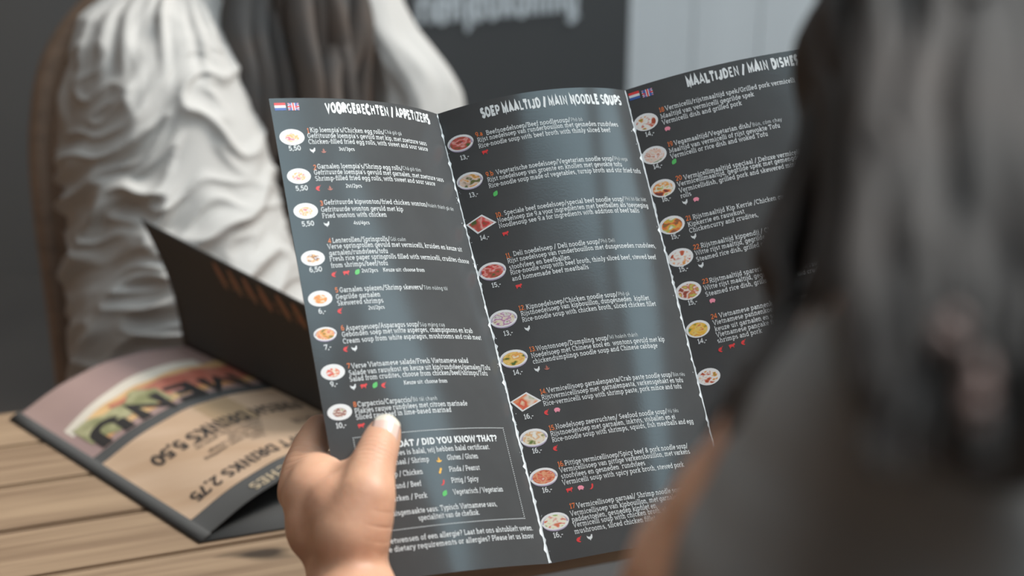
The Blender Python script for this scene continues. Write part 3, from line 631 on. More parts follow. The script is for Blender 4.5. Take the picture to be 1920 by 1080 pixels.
for pn, u, v, hw, kind, pal, price, pu, pv in DISH:
    V, Fc, fm, UV = [], [], [], []
    def put(du, dv, lift, x=0, y=0): V.append(menu_pt(pn, max(.15, u+du), v+dv, LIFT+lift)); UV.append((x, y))
    def disc(rx, ry, mi, lift, oy=0, n=26):
        o = len(V); put(0, oy, lift)
        for k in range(n):
            t = 2*math.pi*k/n; put(rx*math.cos(t), oy+ry*math.sin(t), lift, math.cos(t), math.sin(t))
        for k in range(n): Fc.append((o, o+1+k, o+1+(k+1) % n)); fm.append(mi)
    r = {'plate': .67, 'bowl': .60, 'oval': .70, 'tray': 0}[kind]
    if kind == 'tray':
        q = [(-.93, -.15), (.22, -.57), (1.02, .13), (-.33, .60)]
        for sc_, mi, lf in ((1, 0, 0), (.82, 1, 6e-6)):
            o = len(V)
            for k in range(4):
                a, b = q[k], q[(k+1) % 4]
                for t in range(6): 
                    x, y = (a[0]+(b[0]-a[0])*t/6)*sc_, (a[1]+(b[1]-a[1])*t/6)*sc_; put(x*hw, y*hw, lf, x, y)
            c = len(V); put(0, 0, lf)
            for k in range(24): Fc.append((c, o+k, o+(k+1) % 24)); fm.append(mi)
    else:
        if kind == 'bowl':
            disc(hw*.93, hw*r*.93, 2, 0, hw*.13); 
        disc(hw, hw*r, 0, 4e-6); k = .66 if kind == 'plate' else .80
        if kind == 'plate' and pal != 'soup': k = .56
        disc(hw*k, hw*r*k, 1, 8e-6, 0.04*hw)
    mesh('dish_photo', V, Fc, [M_plate, FOOD[pal], M_bowl], panels[pn], smooth=False, fm=fm, uv=UV)
    if price:
        w = text_w(price); k = .034
        V, Fc = text_vf(price, pu-w*k/2, pv+1.0, k, k*1.02, 6.2, lambda a, b, l, pn=pn: menu_pt(pn, a, b, LIFT+l))
        mesh('price', V, Fc, M_white, panels[pn], smooth=False, kind='stuff')
SHP = {
 'hen': (M_white, [(-1.8, -1.0), (-1.1, -.3), (-.2, -.1), (.6, -.4), (.9, -1.2), (1.4, -1.5), (1.8, -1.0), (1.5, -.6), (1.6, .2), (1.0, 1.1), (.2, 1.5), (.3, 2.0), (-.1, 2.0), (-.2, 1.5), (-1.2, 1.0), (-1.7, .1)]),
 'cow': (M_red, [(-2.0, -.7), (-1.5, -1.0), (1.0, -1.0), (1.5, -1.5), (2.2, -.9), (1.9, -.2), (1.3, 0), (1.2, .5), (1.2, 1.4), (.8, 1.4), (.7, .6), (-1.0, .6), (-1.1, 1.4), (-1.6, 1.4), (-1.7, .3), (-1.9, 0)]),
 'pig': (M_pink, [(-1.9, .1), (-1.6, -.9), (-.6, -1.4), (.8, -1.3), (1.6, -.8), (2.0, 0), (1.7, .5), (1.3, .9), (1.2, 1.4), (.7, 1.4), (.6, 1.0), (-.8, 1.0), (-.9, 1.4), (-1.4, 1.4), (-1.5, .8)]),
 'shrimp': (M_red, [(1.9, -2.0), (1.0, -1.1), (.2, -1.2), (-.9, -.8), (-1.6, .1), (-1.4, 1.0), (-.6, 1.6), (.4, 1.9), (.9, 1.5), (.2, 1.0), (-.1, .5), (.6, .4), (.9, -.1), (.7, -.7), (1.2, -.8)]),
 'leaf': (M_green, [(-1.3, 1.7), (-1.6, .4), (-1.0, -.9), (.3, -1.6), (1.6, -1.8), (1.6, -.4), (1.2, .9), (.1, 1.5)]),
 'chili': (M_red, [(-1.4, 1.5), (-.5, 1.2), (.3, .2), (.4, -.9), (1.0, -1.7), (1.5, -1.2), (1.4, 0), (.8, 1.1), (-.3, 1.8)]),
 'peanut': (M_yellow, [(-1.1, 1.6), (-1.3, .8), (-.6, 0), (-.3, -.9), (.4, -1.7), (1.1, -1.5), (1.2, -.6), (.5, .2), (.3, 1.1), (-.4, 1.8)]),
 'wheat': (M_brown, [(-1.6, .4), (-.8, .7), (0, .5), (-.8, -.2), (-.3, -.4), (0, -1.6), (.4, -.4), (.9, -.2), (.3, .5), (1.0, .7), (1.7, .3), (1.3, 1.2), (.3, 1.6), (-.6, 1.5), (-1.3, 1.1)]),
 'bread': (M_yellow, [(-1.8, .4), (-1.0, .7), (0, .5), (-.8, -.2), (-.2, -.4), (0, -1.5), (.4, -.4), (.9, -.2), (.4, .5), (1.1, .7), (1.8, .3), (1.5, 1.3), (.3, 1.8), (-.6, 1.7), (-1.5, 1.2)])}
for pn, u, v, kind in ICON:
    m, q = SHP[kind]; k = .82
    me_v = [menu_pt(pn, u+x*k, v+y*k, LIFT) for x, y in q]
    o = mesh(kind+'_icon', me_v, [tuple(range(len(q)))], m, panels[pn], smooth=False)
def page_rect(name, pn, u0, v0, u1, v1, m, lift=0, shear=0):
    n = 6; V = []
    for k in range(n+1):
        u = u0+(u1-u0)*k/n; V += [menu_pt(pn, u, v0+shear*(u-u0), LIFT+lift), menu_pt(pn, u, v1+shear*(u-u0), LIFT+lift)]
    return mesh(name, V, [(2*k, 2*k+1, 2*k+3, 2*k+2) for k in range(n)], m, panels[pn], smooth=False)
for pn, fu, fv, uu, uv_ in ((0, 4.9, 4.46, 11.72, 4.61), (2, 4.19, 4.42, 11.3, 5.01)):
    h, w = 2.0, 2.9
    page_rect('flag_red_band', pn, fu-w, fv-h, fu+w, fv-h/3, M_red); page_rect('flag_white_band', pn, fu-w, fv-h/3, fu+w, fv+h/3, M_white); page_rect('flag_blue_band', pn, fu-w, fv+h/3, fu+w, fv+h, M_blue)
    page_rect('flag_blue_field', pn, uu-w, uv_-h, uu+w, uv_+h, M_blue)
    for k, (m, hw) in enumerate(((M_white, .85), (M_red, .42))):
        V, Fc = [], []
        for pl_ in ([(-w, -h), (w, h)], [(-w, h), (w, -h)], [(-w, 0), (w, 0)], [(0, -h), (0, h)]):
            L, R = strip_quads(pl_, hw*(1 if pl_[0][0]*pl_[0][1] == 0 else .62)); o = len(V)
            for a, b in zip(L, R):
                for q in (a, b): V.append(menu_pt(pn, uu+min(max(q[0], -w), w), uv_+min(max(q[1], -h), h), LIFT+(6+6*k+len(V) % 3)*1e-6))
            Fc.append((o, o+1, o+3, o+2))
        mesh('flag_cross', V, Fc, m, panels[pn], smooth=False, kind='stuff')
# dotted frame of the box
V, Fc = [], []
def dot(u, v):
    o = len(V)
    for a, b in ((-.28, -.22), (.28, -.22), (.28, .22), (-.28, .22)): V.append(menu_pt(0, u+a, v+b, LIFT))
    Fc.append((o, o+1, o+2, o+3))
for k in range(85): dot(11.7+k, 172.3); dot(11.7+k, 217.5)
for k in range(1, 45): dot(11.7, 172.3+k*1.005); dot(95.6, 172.3+k*1.005)
mesh('dotted_frame', V, Fc, M_grey, panels[0], smooth=False, kind='stuff')
# worn creases along the two folds
def crease(i, w0, w1, gap):
    V, Fc = [], []; n = 150; rnd = random.Random(11+i)
    for k in range(n+1):
        v = 240*k/n*.998+.2; w = w0+(w1-w0)*k/n
        a = w*(.45+.75*abs(noise.noise((k*.31, i*7, 0)))+(rnd.random()**8)*2.2); b = w*(.5+.7*abs(noise.noise((k*.27, i*5, 4)))+(rnd.random()**8)*1.2)
        if noise.noise((k*.22, i*3, 9)) < gap: a *= .3; b *= .3
        V += [menu_pt(i, MW*1000-a, v, .00012), menu_pt(i+1, 0.0, v, .00016), menu_pt(i+1, b, v, .00012)]
    for k in range(n):
        for j in (0, 1): Fc.append((3*k+j, 3*k+3+j, 3*k+4+j, 3*k+1+j))
    mesh('worn_crease', V, Fc, M_crease, menu, smooth=False)
crease(0, .55, 1.0, -.42); crease(1, .62, .70, -.5)
V, Fc = [], []
for k in range(60):
    rnd = random.Random(k); pn = rnd.choice((0, 1, 1)); u = MW*1000-rnd.uniform(.2, 2.5) if pn == 0 else (rnd.uniform(.2, 2) if rnd.random() < .7 else MW*1000-rnd.uniform(.3, 3)); v = rnd.uniform(20, 238); r = rnd.uniform(.08, .28)
    o = len(V)
    for t in range(6): V.append(menu_pt(pn, u+r*math.cos(t*1.047)*rnd.uniform(.5, 1.3), v+r*math.sin(t*1.047), .00011))
    Fc.append(tuple(range(o, o+6)))
mesh('wear_flecks', V, Fc, M_crease, menu, smooth=False, kind='stuff')
# ---------------------------------------------------------------- table of planks
TA = math.radians(19); TD = Vector((math.cos(TA), math.sin(TA), 0)); TN = Vector((-math.sin(TA), math.cos(TA), 0)); TZ = .75
def wood_mat(name, light, dark, ang, rough=.55):
    m = bpy.data.materials.new(name); m.use_nodes = True; nt = m.node_tree; b = nt.nodes['Principled BSDF']; b.inputs['Roughness'].default_value = rough
    tc = nt.nodes.new('ShaderNodeTexCoord'); oi = nt.nodes.new('ShaderNodeObjectInfo')
    rot = nt.nodes.new('ShaderNodeMapping'); rot.inputs['Rotation'].default_value = (0, 0, -ang); nt.links.new(tc.outputs['Object'], rot.inputs[0])
    mu = nt.nodes.new('ShaderNodeMath'); mu.operation = 'MULTIPLY'; mu.inputs[1].default_value = 23; nt.links.new(oi.outputs['Random'], mu.inputs[0])
    ad = nt.nodes.new('ShaderNodeVectorMath'); nt.links.new(rot.outputs[0], ad.inputs[0]); nt.links.new(mu.outputs[0], ad.inputs[1])
    def layer(scale, detail, dist):
        mp = nt.nodes.new('ShaderNodeMapping'); mp.inputs['Scale'].default_value = scale; nt.links.new(ad.outputs[0], mp.inputs[0])
        n = nt.nodes.new('ShaderNodeTexNoise'); n.inputs['Scale'].default_value = 1; n.inputs['Detail'].default_value = detail; n.inputs['Distortion'].default_value = dist
        nt.links.new(mp.outputs[0], n.inputs['Vector']); return n
    g = layer((4, 150, 150), 6, .6); h = layer((3, 14, 14), 3, 1.2); k = layer((9, 26, 26), 2, .4)
    mx = nt.nodes.new('ShaderNodeMath'); mx.operation = 'MULTIPLY_ADD'; mx.inputs[1].default_value = .55; nt.links.new(g.outputs['Fac'], mx.inputs[0])
    hh = nt.nodes.new('ShaderNodeMath'); hh.operation = 'MULTIPLY'; hh.inputs[1].default_value = .45; nt.links.new(h.outputs['Fac'], hh.inputs[0]); nt.links.new(hh.outputs[0], mx.inputs[2])
    r = nt.nodes.new('ShaderNodeValToRGB'); r.color_ramp.elements[0].position = .36; r.color_ramp.elements[1].position = .60
    r.color_ramp.elements[0].color = (*dark, 1); r.color_ramp.elements[1].color = (*light, 1); nt.links.new(mx.outputs[0], r.inputs[0])
    kr = nt.nodes.new('ShaderNodeValToRGB'); kr.color_ramp.elements[0].position = .70; kr.color_ramp.elements[1].position = .76; nt.links.new(k.outputs['Fac'], kr.inputs[0])
    mc = nt.nodes.new('ShaderNodeMix'); mc.data_type = 'RGBA'; mc.inputs[7].default_value = (dark[0]*.25, dark[1]*.25, dark[2]*.25, 1)
    nt.links.new(kr.outputs[0], mc.inputs[0]); nt.links.new(r.outputs[0], mc.inputs[6]); nt.links.new(mc.outputs[2], b.inputs['Base Color'])
    bp = nt.nodes.new('ShaderNodeBump'); bp.inputs['Strength'].default_value = .35; bp.inputs['Distance'].default_value = .001
    nt.links.new(g.outputs['Fac'], bp.inputs['Height']); nt.links.new(bp.outputs[0], b.inputs['Normal']); return m
M_wood = wood_mat('planed_pine', (.33, .222, .137), (.195, .122, .073), TA)
M_wood_dark = wood_mat('brown_bentwood', (.26, .17, .115), (.17, .11, .075), 0)
table = empty('plank_table', (TD*-.15+TN*.88), 'rough wooden plank table carrying the lying menu', 'table')
ROT = Matrix.Rotation(TA, 3, 'Z')
n0 = 1.035
for i in range(5):  # planks stop short; dark floor below the held menu stands in for shaded wood
    w = .062; c = TN*(n0-w/2-i*w)+TD*(-.15); dz = random.uniform(-.0008, .0008)
    box('plank', (c.x, c.y, TZ-.012+dz), (1.9, w-.0022, .024), M_wood, table, ROT, bevel=.0016)
for s in (-.8, .5):
    c = TN*(n0-.155)+TD*s; box('cross_beam', (c.x, c.y, TZ-.05), (.07, .27, .05), M_wood, table, ROT)
    for q in (-.105, .105):
        c = TN*(n0-.155+q)+TD*s; box('leg', (c.x, c.y, (TZ-.07)/2), (.06, .06, TZ-.07), M_wood, table, ROT)

# ---------------------------------------------------------------- the menu lying on the table
A2 = Vector((-.366, .954, TZ)); B2 = Vector((-.191, .778, TZ)); R2 = Vector((.105, .095, 0))
RISE = [0, .0165, .0245, .0245, .019]
def arch_pt(s, t, lift=0):             # s across (0 = left edge), t along A->B ; lift outward
    def z(s_): return float(np.interp(s_, [0, .12, .25, .5, .75, 1], [0.0012, .0095, .0168, .0248, .0245, .0185]))
    def zz(s_): return sum(z(min(max(s_+d, 0), 1)) for d in (-.06, -.03, 0, .03, .06))/5
    p = A2.lerp(B2, t)+R2*s+Vector((0, 0, zz(s)))
    if lift:
        d = (R2*.04+Vector((0, 0, zz(min(s+.02, 1))-zz(max(s-.02, 0))))); nn = d.cross(B2-A2).normalized()
        if nn.z < 0: nn = -nn
        p = p+nn*lift
    return p
M_black2 = mat('matt_black_print', (.088, .084, .080), .75, .12)
M_tan = mat('tan_wood_print', (.55, .38, .26), .4, .5, vary=((12, 60, 12), (.46, .30, .19), .35, .7))
M_mauve = mat('mauve_photo_print', (.33, .22, .20), .4, vary=((9, 9, 9), (.40, .27, .23), .35, .7))
M_cream = mat('cream_photo_print', (.66, .58, .48), .4); M_bun = mat('bread_photo_print', (.60, .36, .17), .4, vary=((40, 40, 40), (.72, .46, .22), .4, .65))
M_meat = mat('meat_photo_print', (.42, .12, .08), .4, vary=((60, 60, 60), (.52, .20, .14), .4, .62)); M_lettuce = mat('lettuce_photo_print', (.25, .24, .12), .4, vary=((70, 70, 70), (.42, .38, .22), .42, .6))
M_orange2 = mat('orange_photo_print', (.62, .28, .11), .4, vary=((40, 40, 40), (.60, .40, .20), .4, .6))
M_ink = mat('black_ink', (.035, .03, .028), .5); M_gold = mat('gold_print', (.62, .48, .32), .45)
menu2 = empty('folding_menu', tuple(A2.lerp(B2, .5)), 'second menu lying half open on the wooden table, drinks page upside down', 'menu')
def patch(name, fn, ns, nt_, m, parent, kind=None, thick=0):
    V, Fc = [], []
    for j in range(nt_+1):
        for i in range(ns+1): V.append(fn(i/ns, j/nt_))
    for j in range(nt_):
        for i in range(ns): a = j*(ns+1)+i; Fc.append((a, a+1, a+ns+2, a+ns+1))
    o = mesh(name, V, Fc, m, parent, kind=kind)
    if thick:
        sm_ = o.modifiers.new('thickness', 'SOLIDIFY'); sm_.thickness = thick; sm_.offset = 0
    return o
pageA = patch('arched_panel', lambda s, t: arch_pt(s, t), 40, 8, M_black2, menu2, thick=.0009)
patch('lower_sheet', lambda s, t: B2+Vector((.945, .326, 0))*(.20*s)+Vector((-.326, .945, 0))*(.235*t)+Vector((0, 0, .0012))-TD*.003-TN*.004, 4, 4, M_black2, menu2, thick=.0012)
patch('page_bundle', lambda s, t: A2.lerp(B2, t*1.01)+R2*(s*.055-.035)+Vector((0, 0, .0009+.004*s)), 2, 8, M_black2, menu2, thick=.0016)
TLc = Vector((-.292, 1.071, .868)); TRc = TLc+Vector((.175, -.176, -.018)); BLc = arch_pt(1, 0); BRc = arch_pt(1, 1)
stand = lambda s, t: (BLc.lerp(BRc, s)).lerp(TLc.lerp(TRc, s), t)+Vector((.709, .705, 0))*(.006*math.sin(math.pi*t))
pageB = patch('standing_panel', stand, 20, 16, M_black2, menu2, thick=.0009)
ndir = (TLc-BLc).cross(TRc-TLc).normalized()
if ndir.y > 0: ndir = -ndir
M_dish2 = mat('dim_dish_print', (.34, .15, .08), .5, vary=((90, 90, 90), (.22, .14, .07), .4, .65))
for s in (.385, .46, .535, .61, .70, .775, .86, .94):
    V = [stand(s, .83)+ndir*.0008]
    for k in range(16):
        t = 2*math.pi*k/16; V.append(stand(min(.99, s+.017*math.cos(t)), .83+.115*math.sin(t))+ndir*.0008)
    mesh('dish_photo', V, [(0, 1+k, 1+(k+1) % 16) for k in range(16)], M_dish2, pageB, smooth=False)
    V, Fc = text_vf('12', s+.03, .83, .0003, .0012, 5, lambda a, b, l: stand(min(a, .995), b)+ndir*.0008, True, V=None)
    mesh('price', V, Fc, M_dish2, pageB, smooth=False, kind='stuff')
def region(name, poly, m, lift, n=14):
    """flat printed shape on the arched page; poly in (s, t)"""
    V = [arch_pt(s, t, lift) for s, t in poly]; return V
def band(name, f0, f1, s0, s1, m, lift, n=24):
    V, Fc = [], []
    for k in range(n+1):
        s = s0+(s1-s0)*k/n; a, b = f0(s), f1(s)
        for j in range(5): V.append(arch_pt(s, a+(b-a)*j/4, lift))
    for k in range(n):
        for j in range(4): o = k*5+j; Fc.append((o, o+5, o+6, o+1))
    return mesh(name, V, Fc, m, pageA, smooth=True)
c_ = lambda v: (lambda s: v)
nz = lambda s, q, a: a*noise.noise((s*q, q*1.7, 3.3))
band('food_photo', c_(.008), c_(.425), .012, 1, M_mauve, .0008)
band('food_photo_cream', lambda s: .14+.0*s+.10*(1-s)**2, lambda s: .225+.06*(1-s), .06, .9, M_cream, .00090)
band('food_photo_bread', lambda s: .19+.06*(1-s)+nz(s, 6, .02), lambda s: .285+.02*(1-s), .10, 1, M_bun, .00100)
band('food_photo_meat', lambda s: .225+.03*(1-s)+nz(s, 7, .03), lambda s: .355+nz(s, 9, .03), .28, 1, M_meat, .00110)
band('food_photo_lettuce', lambda s: .27+nz(s, 11, .05), lambda s: .37+nz(s, 12, .05), .08, .52, M_lettuce, .00120)
band('food_photo_orange', lambda s: .35+nz(s, 8, .03), lambda s: .395+nz(s, 9, .015), .10, 1, M_orange2, .00105)
band('drinks_page', c_(.475), c_(.915), .012, 1, M_tan, .0008)
def page_text(name, s, s_right, t, size, m, hw=4.4, squash=1.0, lift=.0011, serif=True):
    """upside-down line: it starts at s_right and runs towards the left edge"""
    AB = (B2-A2).length; RW = R2.length*1.05
    f = lambda a, b, l: arch_pt(min(max(s_right-a, .0), 1), t+b, lift+l)
    V, Fc = text_vf(s, 0, 0, size/RW*squash, size/AB, hw, f, serif, flip=-1)
    return mesh(name, V, Fc, m, pageA, smooth=False, kind='stuff')
page_text('menu_title', 'MENU', .96, .315, .00038, M_ink, 8.5, 1.22, .0014, False)
page_text('drinks_heading', 'FRESH DRINKS 5,50', .98, .60, .000190, M_ink, 8, .72)
page_text('drinks_heading', 'SOFT DRINKS 2,75', .78, .835, .000150, M_ink, 7.5, .80)
page_text('drinks_heading', 'ICE TEA 2,75', 1.0, .73, .000110, M_ink, 6.5, .5)
for k, s in enumerate(('Mango, passion fruit, lychee', 'Strawberry, lime, green tea', 'Coconut water', 'Cola, cola light, orange', 'Mineral water, sparkling', 'Tonic')):
    page_text('drinks_line', s, .70-.02*k, .655+.022*k, .000050, M_ink, 5, .9)
page_text('sandwiches_heading', 'SANDWICHES', .78, .952, .000115, M_gold, 5, 1.0)
M_tan_dark = mat('darker_wood_print', (.40, .27, .16), .4)  # darker brown for the printed wood block
band('wood_photo_block', lambda s: .48+.0*s, lambda s: .66, .52, .72, M_tan_dark, .00085)

# ---------------------------------------------------------------- sign board behind
M_board = mat('charcoal_board', (.072, .072, .072), .7, vary=((2, 2, 2), (.08, .08, .08), .4, .7)); M_letter = mat('pale_lettering', (.66, .70, .72), .6)
SP = Vector((-.151, 2.308, .8145)); SD = Vector((.885, .465, 0)).normalized(); SNn = Vector((SD.y, -SD.x, 0))
sign = empty('sign_board', tuple(Vector((SP.x, SP.y, 0))+SD*-.05), 'dark standing sign board with pale lettering in front of the white boards', 'sign')
c = SP+SD*(-.06); rs = Matrix(((SD.x, -SNn.x, 0), (SD.y, -SNn.y, 0), (0, 0, 1)))
box('board', (c.x-SNn.x*.012, c.y-SNn.y*.012, .62), (.93, .022, 1.24), M_board, sign, rs, bevel=.003)
V, Fc = text_vf('rienjoukoning', 0, 0, 0.00049, .00080, 9.5, lambda a, b, l: SP+SD*(a-.005)+Vector((0, 0, -b))+SNn*(.002+l), False)
mesh('lettering', V, Fc, M_letter, sign, smooth=False, kind='stuff')
for q in (-.48, .36):
    d = SP+SD*q; box('foot', (d.x, d.y, .02), (.05, .36, .04), M_board, sign, rs)
# ---------------------------------------------------------------- bentwood chair behind the table, left
M_skin = mat('brown_skin', (.70, .385, .245), .48, .4, sss=.25, vary=((60, 60, 60), (.63, .33, .21), .4, .7), bump=((260, 260, 260), .22, .0008))
def creases(m, spots):
    """fine skin folds: rows of wrinkles across a joint (point, axis, spacing, reach)"""
    nt = m.node_tree; b = nt.nodes['Principled BSDF']; geo = nt.nodes.new('ShaderNodeNewGeometry'); total = None
    def math_(op, a, bb=None):
        n = nt.nodes.new('ShaderNodeMath'); n.operation = op
        for i, v in enumerate((a, bb)):
            if v is None: continue
            if isinstance(v, (int, float)): n.inputs[i].default_value = v
            else: nt.links.new(v, n.inputs[i])
        return n.outputs[0]
    for p, ax, spacing, reach in spots:
        sub = nt.nodes.new('ShaderNodeVectorMath'); sub.operation = 'SUBTRACT'; nt.links.new(geo.outputs['Position'], sub.inputs[0]); sub.inputs[1].default_value = p
        dt = nt.nodes.new('ShaderNodeVectorMath'); dt.operation = 'DOT_PRODUCT'; nt.links.new(sub.outputs[0], dt.inputs[0]); dt.inputs[1].default_value = ax
        ln = nt.nodes.new('ShaderNodeVectorMath'); ln.operation = 'LENGTH'; nt.links.new(sub.outputs[0], ln.inputs[0])
        w = math_('POWER', math_('ABSOLUTE', math_('SINE', math_('MULTIPLY', dt.outputs['Value'], math.pi/spacing))), .35)
        mask = math_('MAXIMUM', math_('SUBTRACT', 1.0, math_('DIVIDE', ln.outputs['Value'], reach)), 0.0)
        h = math_('MULTIPLY', w, mask); total = h if total is None else math_('ADD', total, h)
    bp = nt.nodes.new('ShaderNodeBump'); bp.inputs['Strength'].default_value = .5; bp.inputs['Distance'].default_value = .0012
    nt.links.new(total, bp.inputs['Height'])
    old = b.inputs['Normal'].links[0].from_socket if b.inputs['Normal'].links else None
    if old: nt.links.new(old, bp.inputs['Normal'])
    nt.links.new(bp.outputs[0], b.inputs['Normal'])
_ta = (at(723, 808, .640)-at(694, 890, .618)).normalized()
creases(M_skin, [(at(712, 846, .619), _ta, .0030, .013), (at(722, 990, .598), (at(723, 1000, .6)-at(745, 930, .6)).normalized(), .0062, .011), (at(575, 860, .645), (at(599, 806, .672)-at(566, 878, .652)).normalized(), .0034, .014)])
M_skin2 = mat('light_brown_skin', (.42, .25, .18), .5, .4, sss=.2)
M_nail = mat('fingernail', (.80, .55, .46), .22, .6); M_nailtip = mat('fingernail_tip', (.74, .66, .54), .3, .5)
M_hair = mat('dark_brown_hair', (.090, .084, .080), .8, .05, vary=((30, 30, 30), (.104, .090, .083), .4, .7))
M_hair2 = mat('dark_hair', (.085, .08, .077), .6, .15, vary=((9, 9, 9), (.125, .085, .062), .4, .7))
M_blacktop = mat('black_fabric', (.33, .325, .315), .85, .1, bump=((500, 500, 500), .2, .0005))
M_blouse = mat('white_cotton', (.455, .432, .405), .8, .25, bump=((260, 260, 260), .2, .0008))
M_eye = mat('eye_white', (.7, .7, .68), .2); M_lip = mat('lips', (.40, .14, .12), .4)
chair = empty('bentwood_chair', tuple(Vector((at(60, 500, 1.45).x, at(60, 500, 1.45).y, 0))), 'brown bentwood chair whose curved back shows left of the white blouse', 'chair')
cz = 1.40
tube('back_hoop', [at(150, 900, cz), at(118, 620, cz), at(88, 400, cz), at(80, 250, cz), at(105, 110, cz), at(190, 0, cz), at(320, -60, cz), at(450, 0, cz+.02), at(520, 200, cz+.05), at(530, 600, cz+.06), at(530, 900, cz+.06)], [.013]*11, M_wood_dark, chair, 12)
tube('back_hoop_inner', [at(160, 880, cz), at(135, 620, cz), at(118, 400, cz), at(112, 250, cz), at(135, 140, cz), at(210, 60, cz), at(320, 20, cz), at(420, 70, cz+.02), at(480, 220, cz+.05), at(490, 600, cz+.06), at(490, 880, cz+.06)], [.010]*11, M_wood_dark, chair, 12)
seat_c = at(330, 960, cz-.02); seat_c.z = .45
V = []; N = 28
for zz_, rr in ((.43, .19), (.455, .20), (.465, .18)):
    for k in range(N):
        t = 2*math.pi*k/N; V.append((seat_c.x+rr*math.cos(t), seat_c.y+rr*math.sin(t), zz_))
Fc = [(j*N+k, j*N+(k+1) % N, (j+1)*N+(k+1) % N, (j+1)*N+k) for j in range(2) for k in range(N)]+[tuple(range(N))[::-1], tuple(range(2*N, 3*N))]
mesh('seat', V, Fc, M_wood_dark, chair)
for q in (45, 135, 225, 315):
    t = math.radians(q); a = Vector((seat_c.x+.16*math.cos(t), seat_c.y+.16*math.sin(t), .44)); b = Vector((seat_c.x+.21*math.cos(t), seat_c.y+.21*math.sin(t), 0))
    tube('leg', [a, a.lerp(b, .5), b], [.016, .015, .012], M_wood_dark, chair, 10, 4)

# ---------------------------------------------------------------- woman in the white blouse
w_root = Vector((at(420, 700, 1.40).x, at(420, 700, 1.40).y, 0))
woman = empty('person', tuple(w_root), 'person in a white puff-sleeved blouse with dark hair, seated behind the table', 'person')
P = lambda x, y, z, r: (at(x, y, z), r)
def joint(v, r): return (Vector(v), r)
hipL = at(420, 800, 1.44)
head = at(575, -300, 1.40)
chains = [
 [P(540, -150, 1.40, .045), P(530, 40, 1.42, .06), P(530, 200, 1.49, .085), P(520, 480, 1.50, .085), P(510, 760, 1.51, .09), (Vector((hipL.x+.02, hipL.y+.02, .56)), .13)],
 [(head, .078), (head+Vector((0, .01, -.05)), .066), (head+Vector((-.02, .03, -.085)), .045)],
 [(head+Vector((-.03, .075, -.02)), .014), (head+Vector((-.035, .092, -.04)), .012)],
 [(head+Vector((.075, 0, -.02)), .014)], [(head+Vector((-.078, 0, -.02)), .014)],
 [P(510, 120, 1.47, .055), P(330, 110, 1.33, .055), P(300, 400, 1.29, .046), P(290, 640, 1.26, .040), P(430, 700, 1.16, .034), P(560, 680, 1.08, .026)],
 [P(540, 120, 1.47, .055), P(700, 110, 1.46, .055), P(770, 300, 1.46, .046), P(780, 560, 1.44, .040), P(720, 640, 1.30, .033), P(680, 660, 1.22, .026)],
 [(Vector((hipL.x-.06, hipL.y+.05, .55)), .10), (Vector((hipL.x-.12, hipL.y+.45, .52)), .075), (Vector((hipL.x-.12, hipL.y+.47, .10)), .05), (Vector((hipL.x-.13, hipL.y+.60, .05)), .04)],
 [(Vector((hipL.x+.12, hipL.y+.05, .55)), .10), (Vector((hipL.x+.12, hipL.y+.45, .52)), .075), (Vector((hipL.x+.12, hipL.y+.47, .10)), .05), (Vector((hipL.x+.13, hipL.y+.60, .05)), .04)],
]
def simple_hand(wrist, tip, r=.011):
    d = (tip-wrist); s = d.cross(Vector((0, 0, 1))).normalized(); ch = [[(wrist, r*2), (wrist+d*.35, r*2.2)]]
    for k, (o, l) in enumerate(((-1.5, .92), (-.5, 1.0), (.5, .96), (1.5, .8))):
        b = wrist+d*.40+s*o*r*1.25; e = wrist+d*l+s*o*r*1.35+Vector((0, 0, -.008)); ch.append([(b, r*.9), (b.lerp(e, .5)+Vector((0, 0, .006)), r*.78), (e, r*.62)])
    t0 = wrist+d*.18-s*r*2.0; ch.append([(t0, r), (t0-s*.022+d*.15, r*.85), (t0-s*.034+d*.33, r*.7)])
    return ch
chains += simple_hand(at(560, 680, 1.08), at(700, 690, 1.03)); chains += simple_hand(at(680, 660, 1.22), at(620, 690, 1.10))
organic('body', chains, M_skin2, woman, voxel=.006, smooth=5)
